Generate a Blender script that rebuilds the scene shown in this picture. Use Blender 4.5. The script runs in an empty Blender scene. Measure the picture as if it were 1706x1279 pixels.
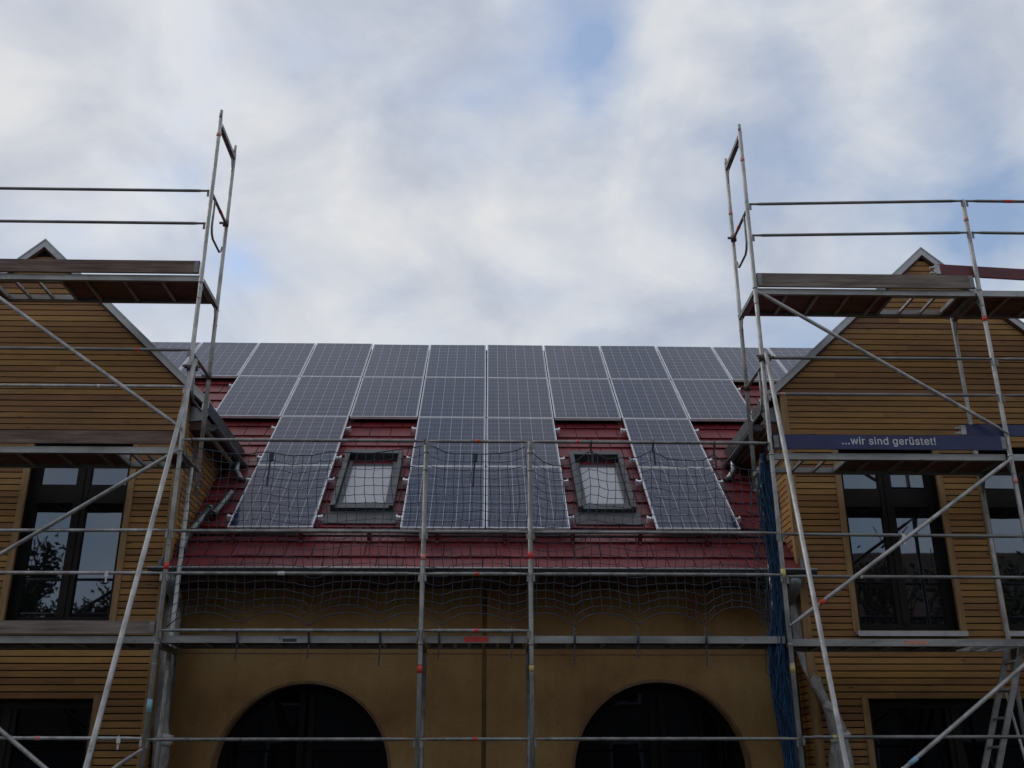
import bpy, math, random
from mathutils import Vector, Matrix
random.seed(7)
S = bpy.context.scene
C = S.collection
R = math.radians

# ------------------------------------------------------------------ helpers
class MB:
    """collects boxes, tubes, polygons and becomes ONE mesh object"""
    def __init__(s): s.v=[]; s.f=[]; s.sm=[]; s.mi=[]; s.cur=0
    def add(s, vs, fs, smooth=False):
        n=len(s.v); s.v+= [tuple(p) for p in vs]
        for f in fs: s.f.append([i+n for i in f]); s.sm.append(smooth); s.mi.append(s.cur)
    def box(s, x0,x1,y0,y1,z0,z1):
        s.hexa([(x0,y0,z0),(x1,y0,z0),(x1,y1,z0),(x0,y1,z0),(x0,y0,z1),(x1,y0,z1),(x1,y1,z1),(x0,y1,z1)])
        return s
    def hexa(s, p):
        s.add(p, [(3,2,1,0),(4,5,6,7),(0,1,5,4),(1,2,6,5),(2,3,7,6),(3,0,4,7)])
        return s
    def prism(s, poly, y0, y1):            # polygon in (x,z), extruded along y
        n=len(poly)
        vs=[(x,y0,z) for x,z in poly]+[(x,y1,z) for x,z in poly]
        fs=[tuple(range(n)), tuple(range(2*n-1,n-1,-1))]+[(i,i+n,(i+1)%n+n,(i+1)%n) for i in range(n)]
        s.add(vs,fs); return s
    def tube(s, pts, r, n=10, caps=True, smooth=True):
        pts=[Vector(p) for p in pts]; rr=r if isinstance(r,(list,tuple)) else [r]*len(pts)
        t=(pts[1]-pts[0]).normalized()
        a=Vector((0,0,1)) if abs(t.z)<.9 else Vector((1,0,0))
        u=t.cross(a).normalized(); vs=[]
        for i,p in enumerate(pts):
            if i==0: d=pts[1]-p
            elif i==len(pts)-1: d=p-pts[i-1]
            else: d=(pts[i+1]-p).normalized()+(p-pts[i-1]).normalized()
            d.normalize(); u=(u-d*u.dot(d)).normalized(); w=d.cross(u)
            for k in range(n):
                q=2*math.pi*k/n; vs.append(p+(u*math.cos(q)+w*math.sin(q))*rr[i])
        fs=[]
        for i in range(len(pts)-1):
            for k in range(n):
                fs.append((i*n+k,i*n+(k+1)%n,(i+1)*n+(k+1)%n,(i+1)*n+k))
        s.add(vs,fs,smooth)
        if caps:
            m=len(s.v)-len(vs)
            s.f.append([m+k for k in range(n-1,-1,-1)]); s.sm.append(False); s.mi.append(s.cur)
            s.f.append([m+(len(pts)-1)*n+k for k in range(n)]); s.sm.append(False); s.mi.append(s.cur)
        return s
    def beam(s, a, b, w, h, up=(0,0,1)):   # rectangular bar a->b, w sideways, h along up
        a=Vector(a); b=Vector(b); d=(b-a).normalized(); side=d.cross(Vector(up)).normalized(); u=side.cross(d)
        sw=side*w/2; su=u*h/2
        s.hexa([a-sw-su,a+sw-su,b+sw-su,b-sw-su,a-sw+su,a+sw+su,b+sw+su,b-sw+su]); return s
    def build(s, name, mat, parent=None, label=None):
        me=bpy.data.meshes.new(name)
        off=Vector((0,0,0)); q=parent
        while q is not None: off+=q.location; q=q.parent
        me.from_pydata([tuple(Vector(p)-off) for p in s.v],[],s.f)
        mats=mat if isinstance(mat,(list,tuple)) else [mat]
        for m in mats: me.materials.append(m)
        me.polygons.foreach_set('use_smooth', s.sm); me.polygons.foreach_set('material_index', s.mi)
        me.update()
        o=bpy.data.objects.new(name, me); C.objects.link(o)
        if parent: o.parent=parent
        if label: o['label']=label
        return o

def tag(o, label=None, cat=None, group=None, kind=None):
    if label: o['label']=label
    if cat: o['category']=cat
    if group: o['group']=group
    if kind: o['kind']=kind
    return o
def thing(name, label, cat, loc=(0,0,0), group=None):
    o=bpy.data.objects.new(name,None); o.location=loc; o.empty_display_size=.2; C.objects.link(o)
    return tag(o,label,cat,group)

# ------------------------------------------------------------------ materials
class NT:
    def __init__(s,m): s.t=m.node_tree; s.n=s.t.nodes; s.l=s.t.links
    def new(s,k,**kw):
        n=s.n.new(k)
        for a,b in kw.items(): setattr(n,a,b)
        return n
    def link(s,a,b): s.l.new(a,b)
    def math(s,op,a,b=None,clamp=False):
        n=s.n.new('ShaderNodeMath'); n.operation=op; n.use_clamp=clamp
        for i,v in enumerate((a,b)):
            if v is None: continue
            if hasattr(v,'links'): s.link(v,n.inputs[i])
            else: n.inputs[i].default_value=v
        return n.outputs[0]
    def mix(s,f,a,b):
        n=s.n.new('ShaderNodeMix'); n.data_type='RGBA'
        for i,v in ((0,f),(6,a),(7,b)):
            if hasattr(v,'links'): s.link(v,n.inputs[i])
            elif i==0: n.inputs[0].default_value=v
            else: n.inputs[i].default_value=(*v,1)
        return n.outputs[2]
    def ramp(s,f,stops):
        n=s.n.new('ShaderNodeValToRGB'); e=n.color_ramp.elements
        while len(e)<len(stops): e.new(.5)
        for k,(p,c) in zip(e,stops):
            k.position=p; k.color=(*c,1) if isinstance(c,(tuple,list)) else (c,c,c,1)
        s.link(f,n.inputs[0]); return n.outputs[0]
    def noise(s,vec,scale,detail=4,rough=.55,dist=0,dim='3D'):
        n=s.n.new('ShaderNodeTexNoise'); n.noise_dimensions=dim
        n.inputs['Scale'].default_value=scale; n.inputs['Detail'].default_value=detail
        n.inputs['Roughness'].default_value=rough; n.inputs['Distortion'].default_value=dist
        if vec is not None: s.link(vec,n.inputs['Vector'])
        return n.outputs[0]
def newmat(name):
    m=bpy.data.materials.new(name); m.use_nodes=True
    t=NT(m); b=t.n['Principled BSDF']; return m,t,b
def setp(b,base=None,rough=None,metal=None,spec=None,ior=None):
    if base is not None: b.inputs['Base Color'].default_value=(*base,1)
    if rough is not None: b.inputs['Roughness'].default_value=rough
    if metal is not None: b.inputs['Metallic'].default_value=metal
    if spec is not None: b.inputs['Specular IOR Level'].default_value=spec
    if ior is not None: b.inputs['IOR'].default_value=ior
def coords(t):
    g=t.new('ShaderNodeNewGeometry'); return g.outputs['Position']
def mottled(name, c1, c2, rough=.6, metal=0., scale=6, stretch=(1,1,1), bump=0., bscale=60, c3=None, spec=None, lo=.35, hi=.65):
    m,t,b=newmat(name); setp(b,None,rough,metal,spec)
    mp=t.new('ShaderNodeMapping'); mp.inputs['Scale'].default_value=stretch; t.link(coords(t),mp.inputs[0])
    f=t.noise(mp.outputs[0],scale,6,.6)
    st=[(lo,c1),(hi,c2)] if c3 is None else [(lo,c1),(hi,c2),(min(1,hi+.12),c3)]
    col=t.ramp(f,st); t.link(col,b.inputs['Base Color'])
    r=t.math('MULTIPLY_ADD',t.noise(mp.outputs[0],scale*2.3,4),.3); 
    n=r.node; n.inputs[2].default_value=rough-.15; t.link(r,b.inputs['Roughness'])
    if bump:
        bn=t.new('ShaderNodeBump'); bn.inputs['Strength'].default_value=bump; bn.inputs['Distance'].default_value=.01
        t.link(t.noise(mp.outputs[0],bscale,4),bn.inputs['Height']); t.link(bn.outputs[0],b.inputs['Normal'])
    return m

M={}
M['galv']=mottled('galvanised_steel',(.24,.24,.23),(.46,.455,.44),.5,.45,9,(1,1,.5),.25,40,c3=(.6,.585,.56))
M['galvdark']=mottled('dull_galvanised_steel',(.13,.13,.125),(.24,.24,.235),.5,.45,9,(.4,1,1),.2,40)
M['galvmid']=mottled('aged_galvanised_steel',(.15,.15,.143),(.29,.285,.275),.5,.5,9,(1,1,.5),.25,40,c3=(.38,.37,.355))
M['rust']=mottled('rusty_coupler',(.05,.04,.035),(.14,.11,.09),.6,.5,30)
M['alu']=mottled('dull_aluminium',(.20,.20,.195),(.36,.36,.35),.45,.5,5,(.3,1,1),.1,30)
M['zinc']=mottled('zinc_sheet',(.13,.14,.15),(.23,.245,.26),.42,.5,3,(1,1,1))
M['rwframe']=mottled('grey_roof_window_frame',(.036,.038,.041),(.065,.069,.073),.45,.3,4)
M['bright']=mottled('bright_new_zinc',(.10,.105,.11),(.2,.21,.22),.35,.8,3)
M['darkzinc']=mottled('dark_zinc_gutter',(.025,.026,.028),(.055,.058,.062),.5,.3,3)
M['plank']=mottled('weathered_plank',(.075,.045,.035),(.2,.135,.11),.8,0,3.5,(.5,4,7),.4,60,c3=(.27,.21,.18))
M['plankgrey']=mottled('grey_weathered_plank',(.11,.085,.07),(.24,.2,.17),.8,0,3.5,(.5,4,7),.4,60,c3=(.3,.26,.23))
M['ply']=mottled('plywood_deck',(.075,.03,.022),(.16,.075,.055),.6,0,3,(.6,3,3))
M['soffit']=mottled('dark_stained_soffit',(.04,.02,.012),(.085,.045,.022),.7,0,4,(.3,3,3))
M['frame']=mottled('dark_brown_window_frame',(.008,.006,.006),(.014,.011,.010),.55,0,4,spec=.2)
M['archframe']=mottled('near_black_arch_frame',(.004,.004,.005),(.007,.007,.008),.6,0,4,spec=.15)
M['void']=mottled('black_felt_and_shade',(.006,.005,.004),(.012,.01,.008),.95,0,4)
M['trim']=mottled('timber_trim',(.22,.125,.045),(.34,.21,.085),.6,0,4,(6,6,.7))
M['reveal']=mottled('timber_reveal',(.12,.06,.028),(.2,.11,.05),.6,0,4,(6,6,.7))
M['verge']=mottled('grey_verge_trim',(.34,.35,.36),(.46,.47,.48),.5,.35,3)
M['banner']=mottled('dark_blue_paint',(.009,.014,.072),(.014,.022,.10),.45,0,3)
M['maroon']=mottled('maroon_paint',(.08,.012,.018),(.15,.025,.032),.5,0,5,(.5,3,6),.15,50)
M['white']=mottled('white_lettering',(.5,.5,.52),(.64,.64,.66),.6,0,30)
M['rope']=mottled('blue_net_rope',(.007,.020,.038),(.015,.036,.062),.55,0,8)
M['bundle']=mottled('bunched_blue_net',(.006,.028,.068),(.020,.080,.18),.75,0,25,(1,1,.25),.5,60)
M['strap']=mottled('dark_strap',(.02,.022,.035),(.04,.045,.06),.7,0,10)
M['tape_red']=mottled('red_tape',(.45,.03,.02),(.62,.06,.04),.5,0,60)
M['tape_pink']=mottled('faded_red_tape',(.45,.16,.12),(.6,.3,.25),.6,0,60)
M['tape_yellow']=mottled('yellow_sticker',(.45,.36,.12),(.6,.5,.22),.6,0,60)
M['tape_blue']=mottled('light_blue_sticker',(.15,.38,.5),(.3,.55,.66),.6,0,60)
M['tape_white']=mottled('white_tape',(.5,.5,.48),(.66,.66,.64),.6,0,40)
M['ledge']=mottled('white_window_sill',(.4,.4,.41),(.55,.55,.56),.4,.2,8)
M['bark']=mottled('bark',(.05,.04,.03),(.1,.08,.06),.9,0,8)
M['leaf']=mottled('leaf',(.025,.035,.012),(.07,.085,.03),.7,0,3)
M['leaf2']=mottled('autumn_leaf',(.05,.04,.012),(.11,.08,.03),.7,0,3)
M['paving']=mottled('paving',(.035,.033,.03),(.06,.056,.05),.9,0,.6)
M['render']=mottled('grey_render',(.10,.095,.085),(.15,.14,.125),.9,0,.8)
M['tapegrey']=mottled('cable_black',(.01,.01,.01),(.02,.02,.02),.6,0,4)

def splashed(m):
    t=NT(m); b=t.n['Principled BSDF']; src=b.inputs['Base Color'].links[0].from_socket
    vo=t.noise(coords(t),34,4,.7); k=t.ramp(vo,[(.60,0.),(.66,.8)])
    big=t.ramp(t.noise(coords(t),3.1,3,.6),[(.45,0.),(.6,1.)])
    c=t.mix(t.math('MULTIPLY',k,big),src,(.5,.48,.44))
    rs=t.ramp(t.noise(coords(t),16,4,.7),[(.63,0.),(.72,.75)])
    t.link(t.mix(rs,c,(.10,.055,.03)),b.inputs['Base Color'])
splashed(M['galv']); splashed(M['galvmid']); splashed(M['alu'])
def cladding(name, axis):
    """horizontal timber laths: each lath and each length of it has its own tone"""
    m,t,b=newmat(name); setp(b,None,.62)
    sp=t.new('ShaderNodeSeparateXYZ'); t.link(coords(t),sp.inputs[0])
    u=sp.outputs[axis]; z=sp.outputs[2]
    row=t.math('FLOOR',t.math('DIVIDE',z,PITCH))
    wn=t.new('ShaderNodeTexWhiteNoise'); wn.noise_dimensions='1D'; t.link(row,wn.inputs['W'])
    seg=t.math('FLOOR',t.math('ADD',t.math('DIVIDE',u,4.7),t.math('MULTIPLY',wn.outputs['Value'],7.0)))
    wn2=t.new('ShaderNodeTexWhiteNoise'); wn2.noise_dimensions='2D'
    cb=t.new('ShaderNodeCombineXYZ'); t.link(row,cb.inputs[0]); t.link(seg,cb.inputs[1]); t.link(cb.outputs[0],wn2.inputs['Vector'])
    tone=t.ramp(wn2.outputs['Value'],[(0,(.27,.128,.034)),(.25,(.325,.162,.040)),(.5,(.39,.205,.050)),(.75,(.335,.165,.042)),(.9,(.28,.128,.036)),(1,(.215,.09,.030))])
    mp=t.new('ShaderNodeMapping'); mp.inputs['Scale'].default_value=(1.2,1.2,24); t.link(coords(t),mp.inputs[0])
    grain=t.noise(mp.outputs[0],3.0,6,.65,.6)
    g=t.ramp(grain,[(.3,.72),(.7,1.12)])
    mx=t.new('ShaderNodeMix',data_type='RGBA',blend_type='MULTIPLY'); mx.inputs[0].default_value=1; t.link(tone,mx.inputs[6]); t.link(g,mx.inputs[7])
    # knots
    mp2=t.new('ShaderNodeMapping'); mp2.inputs['Scale'].default_value=(2.2,2.2,11); t.link(coords(t),mp2.inputs[0])
    vo=t.new('ShaderNodeTexVoronoi'); vo.inputs['Scale'].default_value=1.0; t.link(mp2.outputs[0],vo.inputs['Vector'])
    k=t.ramp(vo.outputs['Distance'],[(.05,1.),(.12,0.)])
    mp3=t.new('ShaderNodeMapping'); mp3.inputs['Scale'].default_value=(.35,.35,1.5); t.link(coords(t),mp3.inputs[0])
    wb=t.ramp(t.noise(mp3.outputs[0],1.6,5,.62,.4),[(.36,.74),(.62,1.1)])
    m2=t.new('ShaderNodeMix',data_type='RGBA',blend_type='MULTIPLY'); m2.inputs[0].default_value=1; t.link(mx.outputs[2],m2.inputs[6]); t.link(wb,m2.inputs[7])
    col=t.mix(k,m2.outputs[2],(.10,.045,.02)); t.link(col,b.inputs['Base Color'])
    st=t.noise(coords(t),.7,4,.6)
    bn=t.new('ShaderNodeBump'); bn.inputs['Strength'].default_value=.25; bn.inputs['Distance'].default_value=.004; t.link(grain,bn.inputs['Height']); t.link(bn.outputs[0],b.inputs['Normal'])
    return m
PITCH=.0735
M['cladX']=cladding('timber_cladding_front',0)
M['cladY']=cladding('timber_cladding_side',1)

def tile_mat():
    m,t,b=newmat('red_roof_tile'); setp(b,None,.52,0)
    sp=t.new('ShaderNodeSeparateXYZ'); t.link(coords(t),sp.inputs[0])
    wn=t.new('ShaderNodeTexWhiteNoise'); wn.noise_dimensions='2D'
    cb=t.new('ShaderNodeCombineXYZ'); t.link(t.math('FLOOR',t.math('DIVIDE',sp.outputs[0],.3)),cb.inputs[0]); t.link(t.math('FLOOR',t.math('DIVIDE',sp.outputs[2],.23)),cb.inputs[1]); t.link(cb.outputs[0],wn.inputs['Vector'])
    c=t.ramp(wn.outputs['Value'],[(0,(.115,.007,.011)),(.5,(.145,.009,.014)),(1,(.175,.012,.017))])
    dirt=t.ramp(t.noise(coords(t),2.6,8,.72),[(.38,0.),(.7,.5)])
    t.link(t.mix(dirt,c,(.09,.02,.022)),b.inputs['Base Color'])
    bn=t.new('ShaderNodeBump'); bn.inputs['Strength'].default_value=.15; bn.inputs['Distance'].default_value=.01; t.link(t.noise(coords(t),9,3),bn.inputs['Height']); t.link(bn.outputs[0],b.inputs['Normal'])
    return m
M['tile']=tile_mat()

def plaster_mat():
    m,t,b=newmat('ochre_wall_board'); setp(b,None,.85)
    p=coords(t)
    c=t.ramp(t.noise(p,.9,6,.62,.4),[(.32,(.225,.118,.045)),(.48,(.315,.185,.066)),(.66,(.38,.25,.10))])
    mps=t.new('ShaderNodeMapping'); mps.inputs['Scale'].default_value=(7,7,.5); t.link(p,mps.inputs[0])
    f=t.math('MULTIPLY',t.ramp(t.noise(p,40,3,.6),[(.3,.85),(.7,1.08)]),t.ramp(t.noise(mps.outputs[0],1.0,6,.65,.3),[(.34,.90),(.58,1.03)]))
    mx=t.new('ShaderNodeMix',data_type='RGBA',blend_type='MULTIPLY'); mx.inputs[0].default_value=1; t.link(c,mx.inputs[6]); t.link(f,mx.inputs[7])
    vo=t.new('ShaderNodeTexVoronoi'); vo.inputs['Scale'].default_value=5.5; t.link(p,vo.inputs['Vector'])
    k=t.ramp(vo.outputs['Distance'],[(.03,.8),(.07,0.)])
    t.link(t.mix(k,mx.outputs[2],(.07,.045,.02)),b.inputs['Base Color'])
    bn=t.new('ShaderNodeBump'); bn.inputs['Strength'].default_value=.25; bn.inputs['Distance'].default_value=.006; t.link(t.noise(p,30,5),bn.inputs['Height']); t.link(bn.outputs[0],b.inputs['Normal'])
    return m
M['plaster']=plaster_mat()

def glass_mat(name, base, ior, rough=.015):
    m,t,b=newmat(name); setp(b,base,rough,0,None,ior); b.inputs['Specular Tint'].default_value=(.72,.84,1.,1)
    bn=t.new('ShaderNodeBump'); bn.inputs['Strength'].default_value=.05; bn.inputs['Distance'].default_value=.02
    t.link(t.noise(coords(t),1.6,2),bn.inputs['Height']); t.link(bn.outputs[0],b.inputs['Normal'])
    return m
M['glass']=glass_mat('dark_window_glass',(.006,.006,.008),2.3)
M['glassdim']=glass_mat('unlit_room_glass',(.003,.003,.004),1.38)
M['skyglass']=glass_mat('roof_window_glass',(.31,.305,.315),1.7,.25)

def pv_mat():
    m,t,b=newmat('solar_cells'); setp(b,None,.16,0,None,1.42)
    PVD=t.ramp(t.noise(coords(t),1.1,6,.7),[(.35,.10),(.7,.24)]); t.link(PVD,b.inputs['Roughness'])
    tc=t.new('ShaderNodeTexCoord'); sp=t.new('ShaderNodeSeparateXYZ'); t.link(tc.outputs['Object'],sp.inputs[0])
    oi=t.new('ShaderNodeObjectInfo')
    def line(c,pitch,half,offs=0.):
        q=t.math('FRACT',t.math('DIVIDE',t.math('ADD',c,offs),pitch))
        d=t.math('MULTIPLY',t.math('ABSOLUTE',t.math('SUBTRACT',q,.5)),pitch)   # .5 pitch at the line
        return t.math('GREATER_THAN',d,pitch/2-half)
    x,y=sp.outputs[0],sp.outputs[1]
    gx=line(x,.158,.0024,0.); gy=line(y,.158,.0020,.158*.5*0)
    b1=line(x,.158,.0011,.158/3); b2=line(x,.158,.0011,-.158/3)
    vo=t.new('ShaderNodeTexVoronoi'); vo.inputs['Scale'].default_value=22
    va=t.new('ShaderNodeVectorMath',operation='ADD'); t.link(tc.outputs['Object'],va.inputs[0])
    cb=t.new('ShaderNodeCombineXYZ'); t.link(t.math('MULTIPLY',oi.outputs['Random'],50.),cb.inputs[0]); t.link(cb.outputs[0],va.inputs[1]); t.link(va.outputs[0],vo.inputs['Vector'])
    cell=t.mix(vo.outputs['Color'],(.005,.011,.038),(.011,.020,.064))
    # each cell its own tone
    wn=t.new('ShaderNodeTexWhiteNoise'); wn.noise_dimensions='3D'; c2=t.new('ShaderNodeCombineXYZ')
    t.link(t.math('FLOOR',t.math('DIVIDE',x,.158)),c2.inputs[0]); t.link(t.math('FLOOR',t.math('DIVIDE',y,.158)),c2.inputs[1]); t.link(oi.outputs['Random'],c2.inputs[2]); t.link(c2.outputs[0],wn.inputs['Vector'])
    cell=t.mix(t.math('MULTIPLY',wn.outputs['Value'],.5),cell,(.016,.020,.054))
    bus=t.math('MAXIMUM',b1,b2)
    col=t.mix(t.math('MULTIPLY',bus,.45),cell,(.30,.32,.38))
    col=t.mix(t.math('MAXIMUM',gx,gy),col,(.40,.42,.47))
    t.link(col,b.inputs['Base Color'])
    bn=t.new('ShaderNodeBump'); bn.inputs['Strength'].default_value=.06; bn.inputs['Distance'].default_value=.01
    t.link(t.noise(coords(t),2.2,3),bn.inputs['Height']); t.link(bn.outputs[0],b.inputs['Normal'])
    return m
M['pv']=pv_mat()
M['pvframe']=mottled('anodised_panel_frame',(.60,.61,.64),(.74,.75,.78),.35,0,5)

def plastic_mat():
    m,t,b=newmat('plastic_sheeting'); p=coords(t)
    mp=t.new('ShaderNodeMapping'); mp.inputs['Scale'].default_value=(2.5,2.5,.8); t.link(p,mp.inputs[0])
    f=t.noise(mp.outputs[0],7,6,.7,1.0)
    t.link(t.ramp(f,[(.3,(.17,.16,.15)),(.7,(.52,.50,.48))]),b.inputs['Base Color'])
    setp(b,None,.28); b.inputs['Alpha'].default_value=.88
    bn=t.new('ShaderNodeBump'); bn.inputs['Strength'].default_value=.8; bn.inputs['Distance'].default_value=.03; t.link(t.noise(mp.outputs[0],9,4,.6,.6),bn.inputs['Height']); t.link(bn.outputs[0],b.inputs['Normal'])
    return m
M['plastic']=plastic_mat()

# ------------------------------------------------------------------ roof frame of the centre house
PX,PY,PH,PA=.628,6.453,8.874,R(42.303)
ca,sa=math.cos(PA),math.sin(PA)
def RF(x,s,h): return Vector((x, PY-s*ca-h*sa, PH-s*sa+h*ca))     # s metres down from the ridge, h above panel face
def s_of_y(y,h=-.1): return (PY-h*sa-y)/ca

# ------------------------------------------------------------------ ground
tag(MB().box(-160,160,-160,160,-.3,0).build('ground',M['paving']),kind='structure')

# ------------------------------------------------------------------ timber gable houses
YH=1.15
def timber_house(label, xr, zr, k, wins, ground, zbase=0.):
    half=2.0
    root=thing('timber_house',label,'house',(xr,YH,0))
    xl,xh=xr-half+.01,xr+half-.01
    zt=zr-.082
    def span(z):
        e=(zt-z)/k
        e=min(e,half)
        return (xr-e,xr+e) if e>0 else None
    openings=[(a-.07,b+.07,c,d) for a,b,c,d in wins+ground]
    def rows(mb,z0,z1,y0,y1,inset=0.):
        a=span(z0); b=span(z1)
        if not a or not b: return
        segs=[(a[0]+inset,a[1]-inset,b[0]+inset,b[1]-inset)]
        for o in sorted(openings):
            if o[3]<=z0+.001 or o[2]>=z1-.001: continue
            l=segs.pop(); 
            segs.append((l[0],o[0],l[2],o[0])); segs.append((o[1],l[1],o[1],l[3]))
        for q in segs:
            mb.hexa([(q[0],y0,z0),(q[1],y0,z0),(q[1],y1,z0),(q[0],y1,z0),(q[2],y0,z1),(q[3],y0,z1),(q[3],y1,z1),(q[2],y1,z1)])
    # black felt behind the laths
    mb=MB(); cuts=sorted({0.,zt-.02,zt-half*k,*[o[2] for o in openings],*[o[3] for o in openings],7.0,6.4})
    for a,b in zip(cuts,cuts[1:]):
        if a<zt and b<=zt: rows(mb,a,b,YH+.034,YH+.2,.02)
    for sx in (-1,1):
        x=xr+sx*(half-.02); mb.box(min(x,x-sx*.15),max(x,x-sx*.15),YH+.201,5.4,0,zt-half*k-.01)
    wall=mb.build('wall',M['void'],root)
    mb=MB(); i=0; z=.02
    while z<zt-.1:
        i=math.floor(z/PITCH+.5); 
        z0=i*PITCH+.0066; z1=(i+1)*PITCH-.0066
        # leave the corner boards free; split a lath at an opening edge
        edges=sorted({z0,z1,*[e for o in openings for e in (o[2],o[3]) if z0<e<z1]})
        for a,b in zip(edges,edges[1:]):
            if b-a>.004 and b<zt-.03: rows(mb,a,b,YH,YH+.022,.085 if b<zt-half*k else .0)
        z=(i+1)*PITCH+.001
    mb.build('front_cladding',M['cladX'],root)
    for sx in (-1,1):
        mb=MB(); x=xr+sx*half; z=.02
        while True:
            i=round(z/PITCH); z0=i*PITCH+.0066; z1=(i+1)*PITCH-.0066
            if z1>zt-half*k-.02: break
            mb.box(min(x,x-sx*.018),max(x,x-sx*.018),YH+.085,5.3,z0,z1); z=(i+1)*PITCH+.001
        mb.build('side_cladding',M['cladY'],root)
        mb=MB(); zc=zt-half*k-.03
        mb.box(min(x+sx*.004,x-sx*.083),max(x+sx*.004,x-sx*.083),YH-.006,YH+.02,0,zc)
        mb.box(min(x+sx*.004,x-sx*.018),max(x+sx*.004,x-sx*.018),YH+.0205,YH+.083,0,zc)
        mb.build('corner_board',M['trim'],root)
    # windows
    def window(a,b,c,d,mull,trans,sill,gmat):
        f=MB(); yf=YH+.14; 
        f.box(a,a+.075,yf,yf+.07,c,d).box(b-.075,b,yf,yf+.07,c,d).box(a+.075,b-.075,yf,yf+.07,c,c+.085).box(a+.075,b-.075,yf,yf+.07,d-.085,d)
        xs=[a+.075]
        for m in mull:
            f.box(m-.075,m+.075,yf-.006,yf+.068,c+.085,d-.085); f.box(m-.018,m+.018,yf-.02,yf-.0065,c+.085,d-.085); xs+=[m-.075,m+.075]
        xs.append(b-.075)
        for tz in trans:
            for p,q in zip(xs[::2],xs[1::2]): f.box(p,q,yf+.003,yf+.066,tz-.11,tz+.11)
        w=f.build('window',M['frame'],root)
        MB().box(a+.02,b-.02,yf+.035,yf+.05,c+.02,d-.02).build('pane',gmat,w)
        rv=MB(); rv.box(a-.022,a,YH+.03,yf+.12,c,d).box(b,b+.022,YH+.03,yf+.12,c,d).box(a-.022,b+.022,YH+.03,yf+.12,d,d+.022).box(a-.022,b+.022,YH+.03,yf+.12,c-.022,c)
        rv.build('reveal',M['frame'],w)
        for ta,tb in ((a-.072,a-.002),(b+.002,b+.072)): MB().box(ta,tb,YH-.012,YH+.029,c-.02,d+.05).build('trim',M['trim'],w)
        if sill: MB().box(a-.05,b+.05,YH-.07,YH+.13,c-.055,c-.023).box(a-.05,b+.05,YH-.074,YH-.0705,c-.075,c-.02).build('sill',M['ledge'],w)
    for a,b,c,d in wins: window(a,b,c,d,[(a+b)/2 - .0],[4.71],True,M['glass'])
    for a,b,c,d in ground: window(a,b,c,d,[a+(b-a)*.34,a+(b-a)*.67],[],False,M['glassdim'])
    # roof
    rf=MB(); e=half+.235; th=.075; y0=YH-.04; y1=5.75
    for sx in (-1,1):
        e2=half+.165; p=[(xr,zr),(xr+sx*e2,zr-k*e2),(xr+sx*e2,zr-k*e2-th),(xr,zr-th)]
        if sx>0: p=p[::-1]
        rf.prism(p,y0+.012,y1)
    roof=rf.build('roof',M['tile'],root)
    vg=MB()
    for sx in (-1,1):
        p=[(xr,zr+.022),(xr+sx*(e+.02),zr-k*(e+.02)+.022),(xr+sx*(e+.02),zr-k*(e+.02)-.066),(xr,zr-.066)]
        if sx>0: p=p[::-1]
        vg.prism(p,y0-.01,y0+.011)
        q=[(xr,zr+.045),(xr+sx*(e+.02),zr-k*(e+.02)+.045),(xr+sx*(e+.02),zr-k*(e+.02)+.023),(xr,zr+.023)]
        if sx>0: q=q[::-1]
        vg.prism(q,y0-.018,y0+.05)
    vg.build('verge_trim',M['verge'],roof)
    for sx in (-1,1):
        e3=half+.168; zz=zr-k*e3; xa,xb=sorted((xr+sx*e3,xr+sx*(e3+.014)))
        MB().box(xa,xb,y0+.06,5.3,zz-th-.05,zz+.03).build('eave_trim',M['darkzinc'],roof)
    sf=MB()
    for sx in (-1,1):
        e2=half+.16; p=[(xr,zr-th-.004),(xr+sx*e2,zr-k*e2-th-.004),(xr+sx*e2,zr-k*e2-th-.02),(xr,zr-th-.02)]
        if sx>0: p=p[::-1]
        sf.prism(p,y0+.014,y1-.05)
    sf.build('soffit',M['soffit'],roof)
    return root,half
XL,ZL,KL=-4.90,7.90,.943
XR,ZR,KR=6.17,7.92,.925
hl,_=timber_house('left timber clad gable house with one tall dark window over the plank scaffold deck',XL,ZL,KL,
    [(-4.615,-3.475,3.22,5.32),(-6.33,-5.19,3.22,5.32)],[(-6.3,-3.52,.1,2.42)])
hr,_=timber_house('right timber clad gable house behind the dark blue lettered board',XR,ZR,KR,
    [(4.795,5.925,3.16,5.30),(6.475,7.605,3.16,5.30)],[(4.79,7.6,.1,2.42)])

def eave_gutter(root, x, y0, y1, z, sx):
    """half round gutter running back along the house eave, with its end outlet over the main roof"""
    r=.068; mb=MB(); n=10; vs=[]; fs=[]
    for y in (y0,y1):
        for rr in (r,r-.006):
            for k in range(n+1):
                q=math.pi+math.pi*k/n; vs.append((x+rr*math.cos(q),y,z+rr*math.sin(q)))
    m=n+1
    for k in range(n):
        fs+=[(k,k+1,2*m+k+1,2*m+k),(m+k+1,m+k,3*m+k,3*m+k+1)]
    fs+=[(0,2*m,3*m,m),(n,m+n,3*m+n,2*m+n)]
    mb.add(vs,fs,True)
    cap=[(x+r*math.cos(math.pi+math.pi*k/n),z+r*math.sin(math.pi+math.pi*k/n)) for k in range(n+1)]
    mb.prism(cap,y0-.005,y0-.0005); mb.prism(cap,y1+.0005,y1+.005)
    mb.box(x-r-.012,x+r+.012,y0-.012,y0-.0055,z-.004,z+.012)
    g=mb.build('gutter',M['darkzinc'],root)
    e=MB(); yo=y1-.38
    e.tube([(x,yo,z-r+.01),(x,yo,z-r-.1),(x+sx*.05,yo+.02,z-r-.19),(x+sx*.13,yo+.03,z-r-.25)],[.05,.048,.046,.045],12)
    e.build('outlet_elbow',M['bright'],g)
    return g
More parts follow.
